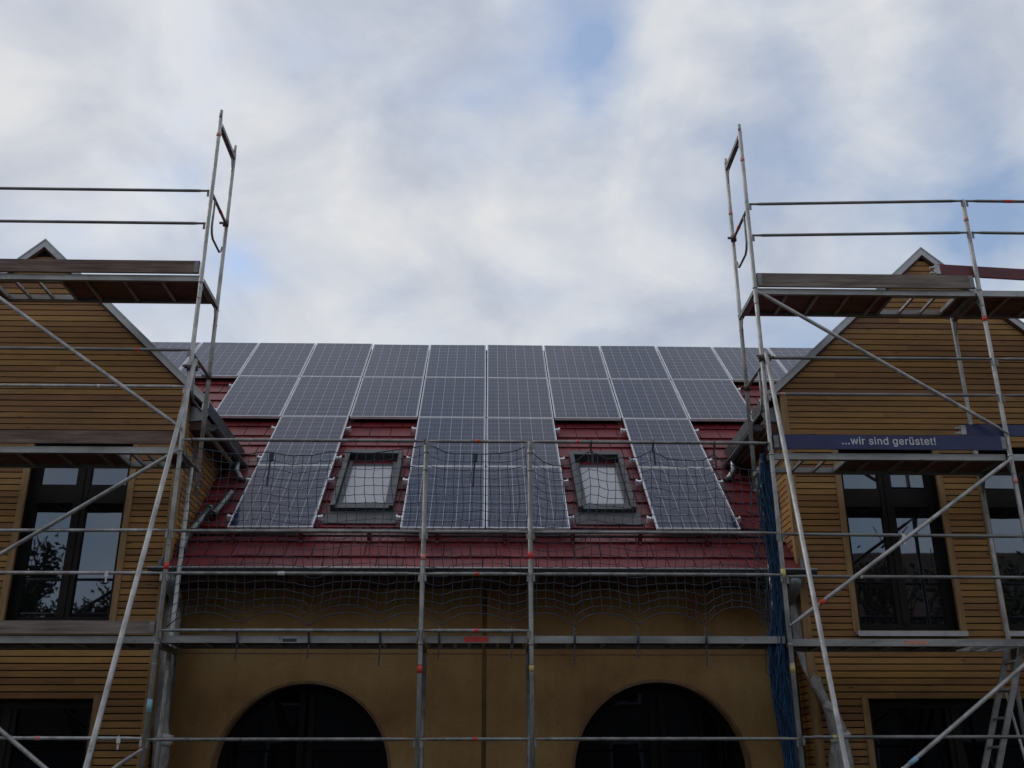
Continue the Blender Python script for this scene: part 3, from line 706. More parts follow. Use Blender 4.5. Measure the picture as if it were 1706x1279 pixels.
# ---- loose boards on the right scaffold
ban=thing('banner_board','dark blue board with white lettering fixed along the right scaffold','banner board',(4.95,-.02,4.885))
bm=MB(); bm.box(3.69,6.19,-.034,-.006,4.885,5.045); bm.build('board',M['banner'],ban)
for x in (3.715,6.165): MB().box(x-.025,x+.025,-.037,-.003,4.90,5.03).build('end_fitting',M['galvdark'],ban)
TV=[998,0,996,-1,994,-2,992,-2,990,-2,988,-1,986,0,985,2,984,4,984,6,984,8,985,10,986,12,988,13,990,14,992,14,994,14,996,13,998,12,999,10,1000,8,1000,6,1000,4,999,2,998,23,986,23,985,77,998,77,939,58,971,58,971,47,939,47,947,14,947,71,959,71,959,15,959,12,960,11,960,10,961,9,963,9,964,9,965,9,966,9,966,9,967,9,968,9,970,9,972,-1,970,-1,969,-2,968,-2,967,-2,965,-2,964,-2,959,-2,955,0,952,2,949,5,948,9,917,-1,914,-2,910,-2,906,-3,901,-2,896,-1,891,1,887,4,884,8,882,12,880,17,879,22,878,28,879,33,880,39,882,44,884,48,887,52,891,55,895,57,900,58,905,58,908,58,911,58,915,57,918,56,920,54,923,52,925,49,927,46,929,42,930,38,931,34,931,29,931,24,884,24,884,34,929,34,919,28,919,33,919,37,918,39,916,42,915,44,913,46,911,47,908,47,905,48,902,47,899,47,897,45,895,44,893,42,892,39,891,37,890,34,890,31,890,26,890,23,891,19,892,16,894,14,896,12,898,10,900,9,903,8,906,8,908,8,910,9,912,9,913,10,915,11,916,12,917,13,918,14,919,17,931,14,929,10,927,7,925,5,923,3,920,1,836,58,868,58,868,47,836,47,845,14,845,71,856,71,856,15,857,12,857,11,858,10,858,9,860,9,862,9,862,9,863,9,864,9,865,9,865,9,867,9,870,-1,867,-1,866,-2,865,-2,864,-2,863,-2,861,-2,857,-2,853,0,849,2,847,5,845,9,817,0,813,-2,809,-2,805,-3,801,-2,797,-2,794,-1,791,1,788,3,786,5,784,7,783,10,781,15,793,17,794,14,795,12,797,10,799,9,802,8,805,8,808,8,811,9,813,10,815,12,816,14,816,15,816,17,815,18,815,19,813,20,811,21,809,22,800,24,795,25,791,27,788,30,785,33,784,37,783,41,784,44,785,47,786,50,789,53,791,55,794,56,798,57,802,58,806,58,809,58,813,58,816,57,819,55,821,53,823,51,825,49,826,46,828,42,817,40,815,43,814,44,813,46,811,47,809,48,806,48,803,48,800,47,798,46,796,45,796,43,795,41,795,40,796,38,797,37,799,36,801,35,804,34,812,32,817,31,821,29,824,26,826,23,828,20,828,16,828,12,827,9,825,6,823,4,820,1,737,67,736,65,734,65,732,64,730,65,728,65,727,67,726,68,725,70,725,72,725,74,726,75,727,77,728,78,730,79,732,79,734,79,736,78,737,77,739,75,739,74,739,72,739,70,739,68,751,1,748,-1,744,-2,739,-2,736,-2,732,-1,729,0,726,2,723,5,721,8,720,12,719,16,719,21,719,58,731,58,731,21,731,18,732,15,734,12,736,10,739,9,742,9,744,9,747,10,749,10,751,12,752,13,753,15,754,17,755,20,755,23,755,58,767,58,767,-1,755,-1,755,15,760,15,757,8,755,4,759,67,757,65,755,65,753,64,752,65,750,65,748,67,747,68,746,70,746,72,746,74,747,75,748,77,750,78,752,79,753,79,755,79,757,78,759,77,760,75,761,74,761,72,761,70,760,68,688,-1,676,-1,676,58,687,58,687,49,686,49,687,51,689,54,691,56,694,57,698,58,701,59,702,58,703,58,704,58,704,58,705,58,707,58,707,46,705,47,704,47,703,47,702,47,701,47,700,47,698,47,696,46,694,46,692,44,690,43,689,41,688,40,688,38,688,35,647,-1,644,-2,640,-2,636,-3,631,-2,626,-1,622,1,618,4,615,8,612,12,610,17,609,22,609,28,609,33,610,39,612,44,614,48,618,52,621,55,626,57,630,58,635,58,639,58,642,58,645,57,648,56,651,54,653,52,656,49,658,46,659,42,660,38,661,34,661,29,661,24,615,24,615,34,660,34,650,28,649,33,649,37,648,39,647,42,645,44,643,46,641,47,638,47,635,48,632,47,630,47,627,45,625,44,624,42,622,39,621,37,621,34,621,31,621,26,621,23,621,19,623,16,624,14,626,12,628,10,631,9,633,8,637,8,639,8,640,9,642,9,644,10,645,11,646,12,647,13,648,14,650,17,661,14,659,10,658,7,656,5,653,3,651,1,581,-21,577,-23,573,-23,568,-24,564,-24,560,-23,557,-22,554,-21,551,-19,549,-17,547,-15,545,-13,543,-10,553,-4,554,-6,555,-8,556,-9,558,-10,559,-11,561,-12,563,-13,565,-13,568,-13,572,-13,576,-12,578,-10,581,-8,582,-5,582,-1,582,9,584,9,583,8,582,7,581,5,579,4,578,2,575,1,573,0,570,0,566,-1,562,0,557,1,553,3,550,5,547,9,544,13,543,17,541,23,541,28,541,34,543,39,544,44,547,48,550,52,553,55,557,57,562,58,566,58,570,58,573,58,576,57,578,55,580,54,581,52,582,51,583,49,584,49,583,49,583,58,594,58,594,-1,594,-6,592,-10,590,-14,588,-17,585,-20,560,12,562,11,565,10,568,10,571,10,573,11,576,12,578,14,579,16,581,19,582,21,582,25,582,29,582,32,582,36,581,39,579,41,578,44,576,45,573,47,571,47,568,48,565,47,562,47,560,45,558,43,556,41,555,38,554,35,553,32,553,29,553,25,554,22,555,19,556,16,558,14,476,-1,473,-2,470,-2,466,-3,462,-2,457,-1,453,1,450,4,447,8,444,12,443,17,442,22,441,28,442,34,443,39,444,44,447,48,450,52,453,55,457,57,462,58,467,58,470,58,473,58,476,57,478,55,480,54,481,52,482,51,483,49,484,49,482,49,482,77,494,77,494,-1,483,-1,483,7,484,7,483,7,482,5,481,4,480,2,478,1,460,11,462,9,465,9,468,8,471,9,473,9,476,11,478,13,479,15,481,18,482,21,482,24,482,28,482,32,482,35,481,39,479,41,478,43,476,45,474,47,471,47,468,48,465,47,462,47,460,45,458,43,456,41,455,38,454,35,453,32,453,28,453,24,454,21,455,18,456,15,458,13,392,41,391,39,391,37,390,34,390,-1,379,-1,379,58,390,58,390,41,385,41,388,48,391,52,394,55,398,57,402,58,406,58,410,58,413,57,417,56,420,54,422,51,424,48,425,45,426,40,427,36,427,-1,415,-1,415,35,414,39,413,42,412,44,409,46,407,47,403,48,401,47,399,47,397,46,395,45,393,43,361,67,359,65,357,65,355,64,353,65,352,65,350,67,349,68,348,70,348,72,348,74,349,76,350,77,352,78,353,79,355,79,357,79,359,78,361,77,362,76,363,74,363,72,363,70,362,68,361,-1,349,-1,349,58,361,58,323,0,320,-2,316,-2,311,-3,307,-2,304,-2,300,-1,297,1,295,3,292,5,291,7,289,10,288,15,299,17,300,14,302,12,303,10,306,9,308,8,311,8,315,8,317,9,320,10,321,12,322,14,323,15,323,17,322,18,321,19,320,20,318,21,315,22,306,24,301,25,297,27,294,30,292,33,290,37,290,41,290,44,291,47,293,50,295,53,298,55,301,56,304,57,308,58,312,58,316,58,319,58,323,57,325,55,328,53,330,51,331,49,333,46,334,42,323,40,322,43,321,44,319,46,318,47,315,48,312,48,309,48,307,47,305,46,303,45,302,43,302,41,302,40,303,38,304,37,305,36,307,35,310,34,319,32,324,31,328,29,331,26,333,23,334,20,335,16,334,12,333,9,332,6,329,4,327,1,227,-1,215,-1,215,58,227,58,227,49,225,49,226,51,228,54,231,56,234,57,237,58,241,59,241,58,242,58,243,58,244,58,245,58,246,58,246,46,245,47,244,47,243,47,242,47,241,47,240,47,237,47,235,46,233,46,231,44,230,43,229,41,228,40,227,38,227,35,198,67,196,65,194,65,192,64,190,65,188,65,187,67,186,68,185,70,185,72,185,74,186,76,187,77,188,78,190,79,192,79,194,79,196,78,198,77,199,76,200,74,200,72,200,70,199,68,198,-1,186,-1,186,58,198,58,122,-1,111,-1,93,58,105,58,112,32,113,29,114,25,115,21,116,16,117,11,119,5,114,5,115,11,116,16,117,20,118,24,119,28,120,32,127,58,139,58,146,32,147,28,148,25,149,20,150,16,151,11,152,5,148,5,149,11,150,16,151,20,152,25,153,28,154,32,161,58,174,58,156,-1,145,-1,137,25,136,28,136,30,135,33,134,36,134,39,133,41,132,44,132,47,130,52,136,52,135,47,134,44,133,41,133,39,132,36,131,33,131,30,130,28,129,25,79,0,77,-1,75,-2,73,-2,71,-2,69,-1,67,0,66,2,65,4,65,6,65,8,66,10,67,12,69,13,71,14,73,14,75,14,77,13,79,12,80,10,81,8,81,6,81,4,80,2,46,0,45,-1,43,-2,40,-2,38,-2,36,-1,35,0,33,2,33,4,32,6,33,8,33,10,35,12,36,13,38,14,40,14,43,14,45,13,46,12,48,10,48,8,49,6,48,4,48,2,14,0,12,-1,10,-2,8,-2,6,-2,4,-1,2,0,1,2,0,4,0,6,0,8,1,10,2,12,4,13,6,14,8,14,10,14,12,13,14,12,15,10,16,8,16,6,16,4,15,2]
TF=[25,27,26,25,24,27,14,16,15,14,17,16,13,17,14,12,17,13,12,18,17,11,18,12,11,19,18,10,19,11,10,20,19,9,20,10,9,21,20,8,21,9,8,22,21,8,23,22,7,23,8,7,0,23,6,0,7,6,1,0,5,1,6,5,2,1,4,2,5,3,2,4,32,34,33,32,35,34,31,29,28,31,30,29,32,36,35,59,36,32,59,37,36,59,38,37,59,39,38,46,48,47,59,40,39,58,40,59,45,48,46,44,48,45,58,41,40,43,48,44,42,48,43,41,48,42,58,48,41,57,48,58,56,48,57,55,48,56,55,49,48,55,50,49,54,50,55,54,51,50,54,52,51,54,53,52,80,82,81,80,83,82,79,83,80,79,84,83,79,85,84,78,85,79,78,86,85,77,86,78,77,87,86,77,88,87,76,88,77,76,107,88,107,89,88,75,108,76,108,107,76,106,89,107,105,89,106,75,109,108,104,89,105,75,110,109,104,90,89,103,90,104,75,111,110,102,90,103,75,112,111,74,112,75,102,91,90,101,91,102,74,113,112,74,114,113,100,91,101,73,114,74,100,92,91,73,96,114,96,115,114,99,97,100,97,92,100,96,116,115,73,95,96,116,99,96,99,97,96,98,92,97,98,93,92,72,95,73,116,98,99,117,98,116,98,94,93,71,95,72,117,94,98,118,94,117,71,118,95,118,94,95,71,119,118,70,119,71,70,120,119,134,136,135,69,120,70,69,121,120,133,136,134,133,137,136,69,122,121,132,137,133,68,122,69,68,123,122,131,137,132,130,137,131,68,124,123,130,138,137,129,138,130,68,125,124,128,138,129,127,138,128,68,126,125,126,138,127,68,138,126,67,138,68,67,139,138,67,140,139,66,140,67,66,141,140,65,141,66,65,60,141,65,61,60,64,61,65,64,62,61,63,62,64,146,148,147,146,149,148,145,143,142,145,144,143,146,150,149,173,150,146,173,151,150,173,152,151,173,153,152,160,162,161,173,154,153,172,154,173,159,162,160,158,162,159,172,155,154,157,162,158,156,162,157,155,162,156,172,162,155,171,162,172,170,162,171,169,162,170,169,163,162,169,164,163,168,164,169,168,165,164,168,166,165,168,167,166,220,222,221,220,223,222,219,223,220,219,224,223,218,224,219,218,225,224,217,225,218,217,226,225,216,226,217,216,227,226,215,227,216,215,228,227,214,228,215,214,237,228,237,236,228,236,229,228,214,238,237,214,239,238,235,229,236,213,239,214,213,240,239,234,229,235,234,230,229,213,241,240,233,230,234,213,242,241,232,230,233,212,242,213,212,243,242,231,230,232,212,244,243,211,244,212,211,245,244,211,246,245,211,247,246,210,247,211,210,248,247,210,249,248,210,250,249,209,250,210,209,251,250,209,252,251,208,252,209,208,253,252,207,253,208,207,254,253,206,254,207,205,254,206,205,255,254,204,255,205,203,255,204,202,255,203,202,256,255,201,256,202,200,256,201,186,188,187,199,256,200,199,257,256,198,257,199,185,188,186,185,189,188,197,257,198,197,258,257,196,258,197,185,190,189,184,190,185,195,258,196,184,191,190,195,259,258,194,259,195,184,192,191,193,259,194,184,193,192,184,259,193,183,259,184,183,260,259,182,260,183,182,261,260,181,261,182,181,174,261,180,174,181,180,175,174,179,175,180,179,176,175,178,176,179,178,177,176,298,300,299,298,301,300,316,318,317,316,322,318,322,319,318,315,322,316,298,302,301,297,302,298,314,322,315,297,303,302,313,322,314,296,303,297,312,321,313,321,322,313,312,324,321,324,320,321,323,319,322,296,304,303,311,324,312,296,305,304,295,305,296,310,324,311,309,324,310,295,306,305,308,324,309,295,307,306,307,324,308,295,324,307,324,319,323,294,324,295,293,324,294,293,286,324,320,319,324,292,286,293,292,287,286,291,287,292,291,288,287,290,288,291,290,289,288,339,341,340,338,341,339,338,342,341,337,342,338,337,343,342,336,343,337,336,344,343,335,344,336,335,345,344,334,345,335,334,346,345,334,347,346,333,347,334,333,348,347,332,348,333,332,325,348,331,325,332,331,326,325,330,326,331,330,327,326,329,327,330,329,328,327,276,278,277,275,278,276,275,279,278,274,279,275,274,280,279,273,280,274,273,281,280,272,281,273,272,282,281,271,282,272,271,283,282,271,284,283,270,284,271,270,285,284,269,285,270,269,262,285,268,262,269,268,263,262,267,263,268,267,264,263,266,264,267,266,265,264,359,361,360,359,362,361,359,363,362,359,364,363,359,365,364,359,366,365,359,367,366,358,367,359,350,352,351,350,354,352,354,355,352,355,353,352,357,367,358,356,367,357,355,367,356,353,369,355,369,368,355,368,367,355,350,353,354,350,380,353,380,379,353,379,378,353,378,377,353,377,376,353,376,375,353,375,374,353,374,373,353,373,372,353,372,371,353,371,370,353,370,369,353,350,381,380,350,382,381,350,349,382,403,405,404,403,406,405,402,406,403,402,407,406,402,408,407,401,408,402,401,409,408,400,409,401,400,410,409,400,411,410,399,411,400,399,430,411,430,412,411,398,431,399,431,430,399,429,412,430,428,412,429,398,432,431,427,412,428,398,433,432,427,413,412,426,413,427,398,434,433,425,413,426,398,435,434,397,435,398,425,414,413,424,414,425,397,436,435,397,437,436,423,414,424,396,437,397,423,415,414,396,419,437,419,438,437,422,420,423,420,415,423,419,439,438,396,418,419,439,422,419,422,420,419,421,415,420,421,416,415,395,418,396,439,421,422,440,421,439,421,417,416,394,418,395,440,417,421,441,417,440,394,441,418,441,417,418,394,442,441,393,442,394,393,443,442,457,459,458,392,443,393,392,444,443,456,459,457,456,460,459,392,445,444,455,460,456,391,445,392,391,446,445,454,460,455,453,460,454,391,447,446,453,461,460,452,461,453,391,448,447,451,461,452,450,461,451,391,449,448,449,461,450,391,461,449,390,461,391,390,462,461,390,463,462,389,463,390,389,464,463,388,464,389,388,383,464,388,384,383,387,384,388,387,385,384,386,385,387,521,523,522,521,524,523,520,524,521,532,534,533,532,530,534,530,531,534,531,535,534,520,525,524,519,525,520,519,526,525,519,527,526,518,527,519,518,528,527,518,529,528,517,529,518,517,530,529,517,532,530,517,531,532,517,562,531,562,561,531,561,560,531,560,559,531,559,558,531,558,557,531,557,556,531,556,535,531,516,563,517,563,562,517,516,564,563,516,565,564,516,566,565,515,566,516,515,567,566,515,568,567,514,568,515,555,535,556,514,569,568,554,535,555,514,570,569,513,570,514,553,535,554,513,571,570,552,535,553,513,572,571,512,572,513,512,573,572,551,535,552,511,573,512,511,574,573,550,535,551,511,575,574,549,535,550,510,575,511,510,576,575,548,495,549,495,535,549,510,541,576,547,495,548,509,541,510,509,542,541,546,495,547,509,543,542,545,495,546,509,544,543,544,495,545,509,494,544,494,495,544,509,497,494,497,493,494,496,535,495,508,497,509,497,535,496,508,498,497,493,535,497,507,498,508,507,499,498,507,500,499,506,500,507,506,501,500,506,502,501,505,502,506,505,503,502,504,503,505,492,535,493,492,536,535,477,479,478,491,536,492,491,537,536,477,480,479,477,481,480,490,537,491,477,482,481,476,482,477,476,483,482,489,537,490,489,538,537,476,484,483,488,538,489,476,485,484,476,486,485,487,538,488,476,487,486,476,538,487,475,538,476,475,539,538,474,539,475,474,540,539,473,540,474,472,540,473,472,465,540,471,465,472,471,466,465,470,466,471,470,467,466,469,467,470,469,468,467,608,605,609,605,610,609,605,606,610,606,607,610,607,611,610,597,599,598,597,600,599,596,600,597,596,601,600,595,601,596,595,602,601,595,603,602,594,603,595,594,604,603,594,605,604,593,605,594,593,608,605,593,607,608,593,641,607,641,640,607,640,639,607,639,638,607,638,637,607,637,636,607,636,635,607,635,611,607,592,642,593,642,641,593,592,643,642,592,644,643,592,645,644,591,645,592,591,646,645,591,647,646,590,647,591,634,611,635,590,648,647,633,611,634,590,649,648,589,649,590,632,611,633,589,650,649,631,611,632,589,651,650,588,651,589,588,652,651,630,611,631,587,652,588,587,653,652,629,611,630,587,654,653,628,611,629,586,654,587,586,655,654,627,611,628,586,620,655,626,614,627,614,611,627,585,620,586,585,621,620,625,614,626,585,622,621,624,614,625,585,623,622,623,614,624,585,614,623,584,613,585,613,614,585,584,616,613,616,612,613,615,611,614,616,611,615,584,617,616,612,611,616,583,617,584,583,618,617,583,619,618,582,619,583,582,577,619,582,578,577,581,578,582,581,579,578,580,579,581,670,672,671,670,673,672,669,673,670,661,665,662,665,663,662,665,666,663,666,664,663,669,674,673,668,674,669,668,675,674,667,675,668,667,676,675,666,676,667,666,677,676,666,689,677,689,688,677,688,678,677,664,693,666,693,692,666,692,691,666,691,690,666,690,689,666,687,678,688,686,678,687,664,694,693,686,679,678,685,679,686,664,656,694,684,679,685,661,664,665,661,657,664,657,656,664,684,680,679,661,658,657,683,680,684,661,659,658,683,681,680,682,681,683,661,660,659,720,722,721,720,719,722,709,711,710,709,712,711,708,712,709,708,713,712,707,713,708,707,714,713,706,714,707,705,714,706,705,715,714,704,715,705,704,716,715,703,716,704,703,717,716,702,717,703,702,718,717,702,695,718,701,695,702,700,695,701,700,696,695,699,696,700,699,697,696,698,697,699,769,771,770,769,772,771,768,772,769,768,773,772,767,773,768,767,774,773,766,774,767,766,775,774,765,775,766,765,776,775,764,776,765,764,777,776,763,777,764,763,786,777,786,785,777,785,778,777,763,787,786,763,788,787,784,778,785,762,788,763,762,789,788,783,778,784,783,779,778,762,790,789,782,779,783,762,791,790,781,779,782,761,791,762,761,792,791,780,779,781,761,793,792,760,793,761,760,794,793,760,795,794,760,796,795,759,796,760,759,797,796,759,798,797,759,799,798,758,799,759,758,800,799,758,801,800,757,801,758,757,802,801,756,802,757,756,803,802,755,803,756,754,803,755,754,804,803,753,804,754,752,804,753,751,804,752,751,805,804,750,805,751,749,805,750,735,737,736,748,805,749,748,806,805,747,806,748,734,737,735,734,738,737,746,806,747,746,807,806,745,807,746,734,739,738,733,739,734,744,807,745,733,740,739,744,808,807,743,808,744,733,741,740,742,808,743,733,742,741,733,808,742,732,808,733,732,809,808,731,809,732,731,810,809,730,810,731,730,723,810,729,723,730,729,724,723,728,724,729,728,725,724,727,725,728,727,726,725,821,823,822,821,824,823,821,825,824,821,826,825,821,827,826,821,828,827,821,829,828,820,829,821,812,814,813,812,816,814,816,817,814,817,815,814,819,829,820,818,829,819,817,829,818,815,831,817,831,830,817,830,829,817,812,815,816,812,842,815,842,841,815,841,840,815,840,839,815,839,838,815,838,837,815,837,836,815,836,835,815,835,834,815,834,833,815,833,832,815,832,831,815,812,843,842,812,844,843,812,811,844,870,872,871,870,869,872,859,861,860,859,862,861,858,862,859,858,863,862,857,863,858,857,864,863,856,864,857,855,864,856,855,865,864,854,865,855,854,866,865,853,866,854,853,867,866,852,867,853,852,868,867,851,868,852,851,845,868,850,845,851,850,846,845,849,846,850,849,847,846,848,847,849,874,876,875,874,877,876,890,920,891,920,892,891,920,921,892,921,893,892,906,908,907,906,909,908,890,919,920,922,893,921,923,893,922,890,918,919,924,893,923,890,917,918,925,916,924,916,893,924,890,925,917,925,916,917,890,926,925,915,893,916,914,893,915,890,927,926,913,893,914,890,928,927,874,878,877,905,909,906,889,928,890,913,894,893,912,894,913,889,929,928,874,879,878,912,895,894,904,909,905,888,929,889,911,895,912,888,930,929,910,895,911,888,873,930,874,880,879,910,896,895,903,909,904,887,873,888,874,881,880,910,902,896,902,897,896,902,897,903,897,909,903,886,873,887,874,886,881,886,882,881,898,909,897,910,901,902,874,885,886,882,873,886,883,873,882,899,909,898,910,900,901,874,884,885,874,883,884,874,873,883,910,899,900,910,909,899,945,947,946,945,948,947,944,948,945,944,949,948,943,949,944,942,949,943,942,950,949,941,950,942,941,951,950,940,951,941,940,952,951,940,953,952,939,953,940,939,954,953,938,954,939,938,931,954,937,931,938,937,932,931,936,932,937,935,932,936,935,933,932,934,933,935,969,971,970,969,972,971,968,972,969,968,973,972,967,973,968,966,973,967,966,974,973,965,974,966,965,975,974,964,975,965,964,976,975,964,977,976,963,977,964,963,978,977,962,978,963,962,955,978,961,955,962,961,956,955,960,956,961,959,956,960,959,957,956,958,957,959,993,995,994,993,996,995,992,996,993,992,997,996,991,997,992,990,997,991,990,998,997,989,998,990,989,999,998,988,999,989,988,1000,999,988,1001,1000,987,1001,988,987,1002,1001,986,1002,987,986,979,1002,985,979,986,985,980,979,984,980,985,983,980,984,983,981,980,982,981,983]
me=bpy.data.meshes.new('lettering')
me.from_pydata([(4.42-4.95+TV[i]*.00101,-.0155,4.938-4.885+TV[i+1]*.00106) for i in range(0,len(TV),2)],[],[TF[i:i+3] for i in range(0,len(TF),3)])
me.materials.append(M['white'])
lt=bpy.data.objects.new('lettering',me); C.objects.link(lt); lt.parent=ban
def loose(name,label,x0,x1,z0,dz,h,mat,y):
    r=thing(name,label,'board',(x0,y,z0)); b=MB()
    b.hexa([(x0,y,z0),(x1,y,z0+dz),(x1,y+.03,z0+dz),(x0,y+.03,z0),(x0,y,z0+h),(x1,y,z0+h+dz),(x1,y+.03,z0+h+dz),(x0,y+.03,z0+h)]); b.build('board',M[mat],r)
    e=MB(); e.box(x0-.035,x0+.02,y-.004,y+.034,z0+.008,z0+h-.012); e.box(x0-.09,x0-.03,y+.005,y+.025,z0+.02,z0+.04); e.box(x0-.09,x0-.03,y+.005,y+.025,z0+h-.05,z0+h-.03); e.build('end_fitting',M['galv'],r)
loose('loose_board','maroon painted board lying across the top right deck in front of the gable peak',5.82,8.45,7.02,-.14,.135,'maroon',.045)
loose('loose_board','short dark blue unlettered board sticking out behind the right hand scaffold post',5.80,8.40,5.075,-.02,.125,'banner',.045)

# ---- ladder below the right deck hatch
la=thing('ladder','grey aluminium ladder hanging from the right scaffold deck','ladder',(5.4,.35,.94))
top=Vector((6.09,0,2.88)); bot=Vector((5.355,0,.96))
for y in (.20,.50):
    MB().beam(top+Vector((0,y,0)),bot+Vector((0,y,0)),.055,.026,(0,1,0)).build('side_rail',M['alu'],la)
n=7
for k in range(n):
    p=top.lerp(bot,(k+.55)/n); MB().tube([p+Vector((0,.214,0)),p+Vector((0,.486,0))],.015,8).build('rung',M['alu'],la)
MB().tube([(5.92,.35,2.43),(6.10,.35,.96)],.015,8).build('stay',M['galv'],la)

# ---- small tags clipped on the rails
for x,z,lab in ((-2.80,1.985,'small white tag clipped to the lowest left rail'),(-3.13,3.545,'small white tag clipped to the rail before the left window'),(4.93,3.955,'small white tag clipped to the rail before the right window')):
    mb=MB(); mb.box(x-.018,x+.018,-.062,-.057,z-.045,z+.012); mb.tube([(x-.01,-.06,z+.0),(x-.01,-.03,z+.026),(x-.01,-.005,z)],.004,6); mb.box(x-.008,x+.008,-.06,-.055,z-.10,z-.055)
    tag(mb.build('tag',M['tape_white']),lab,'tag')

# ------------------------------------------------------------------ safety net
net=thing('safety_net','blue safety net with wide meshes hung before the red roof edge','safety net',(.5,.03,2.95))
X0,X1=-2.52,3.50
tops=[(-2.52,4.90),(-1.62,4.84),(-1.05,4.845),(0,4.93),(.52,4.84),(1.06,4.92),(1.38,4.70),(1.74,4.88),(2.05,4.80),(2.40,4.89),(2.72,4.79),(3.05,4.84),(3.5,4.66)]
ties_b=[-2.52,-1.80,-1.10,-.40,.18,.90,1.52,2.15,2.83,3.55]
def ztop(x):
    for (a,za),(b,zb) in zip(tops,tops[1:]):
        if a<=x<=b+1e-6:
            f=(x-a)/(b-a); return za+(zb-za)*f-.05*math.sin(math.pi*f)
    return 4.8
def zbot(x):
    for a,b in zip(ties_b,ties_b[1:]):
        if a<=x<=b+1e-6:
            f=(x-a)/(b-a); return 3.02+(.15*math.sin(math.pi*f)**.6 if b<3.2 else .22*math.sin(math.pi*f)**.7)
    return 3.02
NU,NV=64,19
rnd=random.Random(3)
def wob(u,v): return .022*math.sin(u*.55+1.3*math.sin(v*.4))+.02*math.sin(v*.7+u*.21)
P=[]
for i in range(NU+1):
    col=[]; x=X0+(X1-X0)*i/NU
    zt_,zb_=ztop(x),zbot(x)
    zt2=4.86-.02; 
    for j in range(NV+1):
        f=j/NV
        base=3.0+(4.84-3.0)*(1-f)
        w=(1-f)**1.3
        z=4.84-1.76*f+(zt_-4.84)*(1-f)**2.2+(zb_-3.08)*f**4
        lag=.03*math.sin(i*.33+j*.15)*math.sin(math.pi*f)
        col.append(Vector((x+lag*.6+rnd.uniform(-.006,.006)+.018*math.sin(j*.8+i*.1)*math.sin(math.pi*f), .035+wob(i,j)*math.sin(math.pi*f)**.5+rnd.uniform(-.004,.004), z+rnd.uniform(-.008,.008)-.02*math.sin(i*.5+.6)*math.sin(math.pi*f))))
    P.append(col)
mb=MB(); r=.0034
for i in range(NU+1): mb.tube(P[i],r,4,False)
for j in range(1,NV):
    pts=[]
    for i in range(NU+1):
        pts.append(P[i][j])
        if i<NU: pts.append((P[i][j]+P[i+1][j])/2-Vector((0,0,.006)))
    mb.tube(pts,r,4,False)
mesh=mb.build('netting',M['rope'],net)
mb=MB(); mb.tube([P[i][0] for i in range(NU+1)],.0055,6); mb.build('edge_rope',M['rope'],net)
mb=MB(); mb.tube([P[i][NV] for i in range(NU+1)],.0055,6); mb.build('edge_rope',M['rope'],net)
for x in (-2.45,-.02,1.74,2.40,3.05):
    z=ztop(x) if x>-2.4 else 4.9
    mb=MB(); mb.beam((x,.03,z-.02),(x,-.02,4.93),.018,.004,(0,1,0)); mb.tube([(x,-.03,4.915),(x,-.055,4.945),(x,-.03,4.972),(x,-.003,4.945),(x,-.03,4.915)],.005,6); mb.beam((x+.012,.03,z-.01),(x+.02,.028,z-.16-.08*rnd.random()),.02,.004,(0,1,0)); mb.build('tie_strap',M['strap'],net)
for x in (-1.62,.52): 
    z=ztop(x); mb=MB(); mb.box(x-.025,x+.02,.02,.045,z-.10,z-.01); mb.beam((x-.01,.03,z-.1),(x-.025,.03,z-.38),.02,.004,(0,1,0)); mb.build('tie_strap',M['strap'],net)
for x in ties_b[1:-1]:
    mb=MB(); mb.tube([(x,.03,3.03),(x,-.01,2.96)],.007,6); mb.tube([(x,-.01,2.965),(x+.002,.026,2.88),(x+.006,.03,2.87)],.013,6); L=.12+.12*rnd.random(); mb.beam((x+.002,.03,2.87),(x-.005,.03,2.87-L),.012,.004,(0,1,0)); mb.build('tie_strap',M['strap'],net)

# bunched end of the net beside the right post
bn=thing('bunched_net','dark blue net gathered into a long hanging bundle beside the right post','safety net',(3.6,.1,.2))
cm=MB(); pts=[];rad=[]
def bx_(f): return 3.60+.025*math.sin(f*9)+.012*math.sin(f*23)
def by_(f): return .13+.02*math.sin(f*13)
def bw_(f): return (.25+.75*min(1,f/.10)) * (.75+.25*math.sin(f*15+.6)) if f<.75 else .85+.1*math.sin(f*31)
for k in range(60):
    f=k/59; pts.append((bx_(f),by_(f),4.86-f*4.6)); rad.append(.036*bw_(f)+.008*math.sin(f*61))
cm.tube(pts,rad,14); cm.build('gathered_core',M['bundle'],bn)
st=MB()
for k in range(150):
    a0=rnd.uniform(0,6.28); rr=rnd.uniform(.03,.125); wv=rnd.uniform(3,9); ph=rnd.uniform(0,6.28); ps=[]; e0=rnd.uniform(.0,.25)
    for q in range(34):
        f=q/33; z=4.88-f*4.6-rnd.uniform(0,.05)
        a=a0+1.1*math.sin(f*wv*2+ph)
        g=bw_(f)*(1+.25*math.sin(f*wv*3+ph*2))
        ps.append((bx_(f)+g*rr*math.cos(a)+rnd.uniform(-.010,.010),by_(f)+g*rr*math.sin(a)*.8+rnd.uniform(-.01,.01),z))
    st.tube(ps,rnd.choice((.003,.0036,.0044)),4,False)
for k in range(14):
    z=4.7-k*.31+rnd.uniform(-.1,.1); f=(4.86-z)/4.6; ps=[]
    for q in range(9):
        a=q/8*6.28; ps.append((bx_(f)+.105*bw_(f)*math.cos(a)+rnd.uniform(-.02,.02),by_(f)+.09*bw_(f)*math.sin(a),z+rnd.uniform(-.05,.05)))
    st.tube(ps,.0035,4,False)
st.build('loose_cords',M['bundle'],bn)
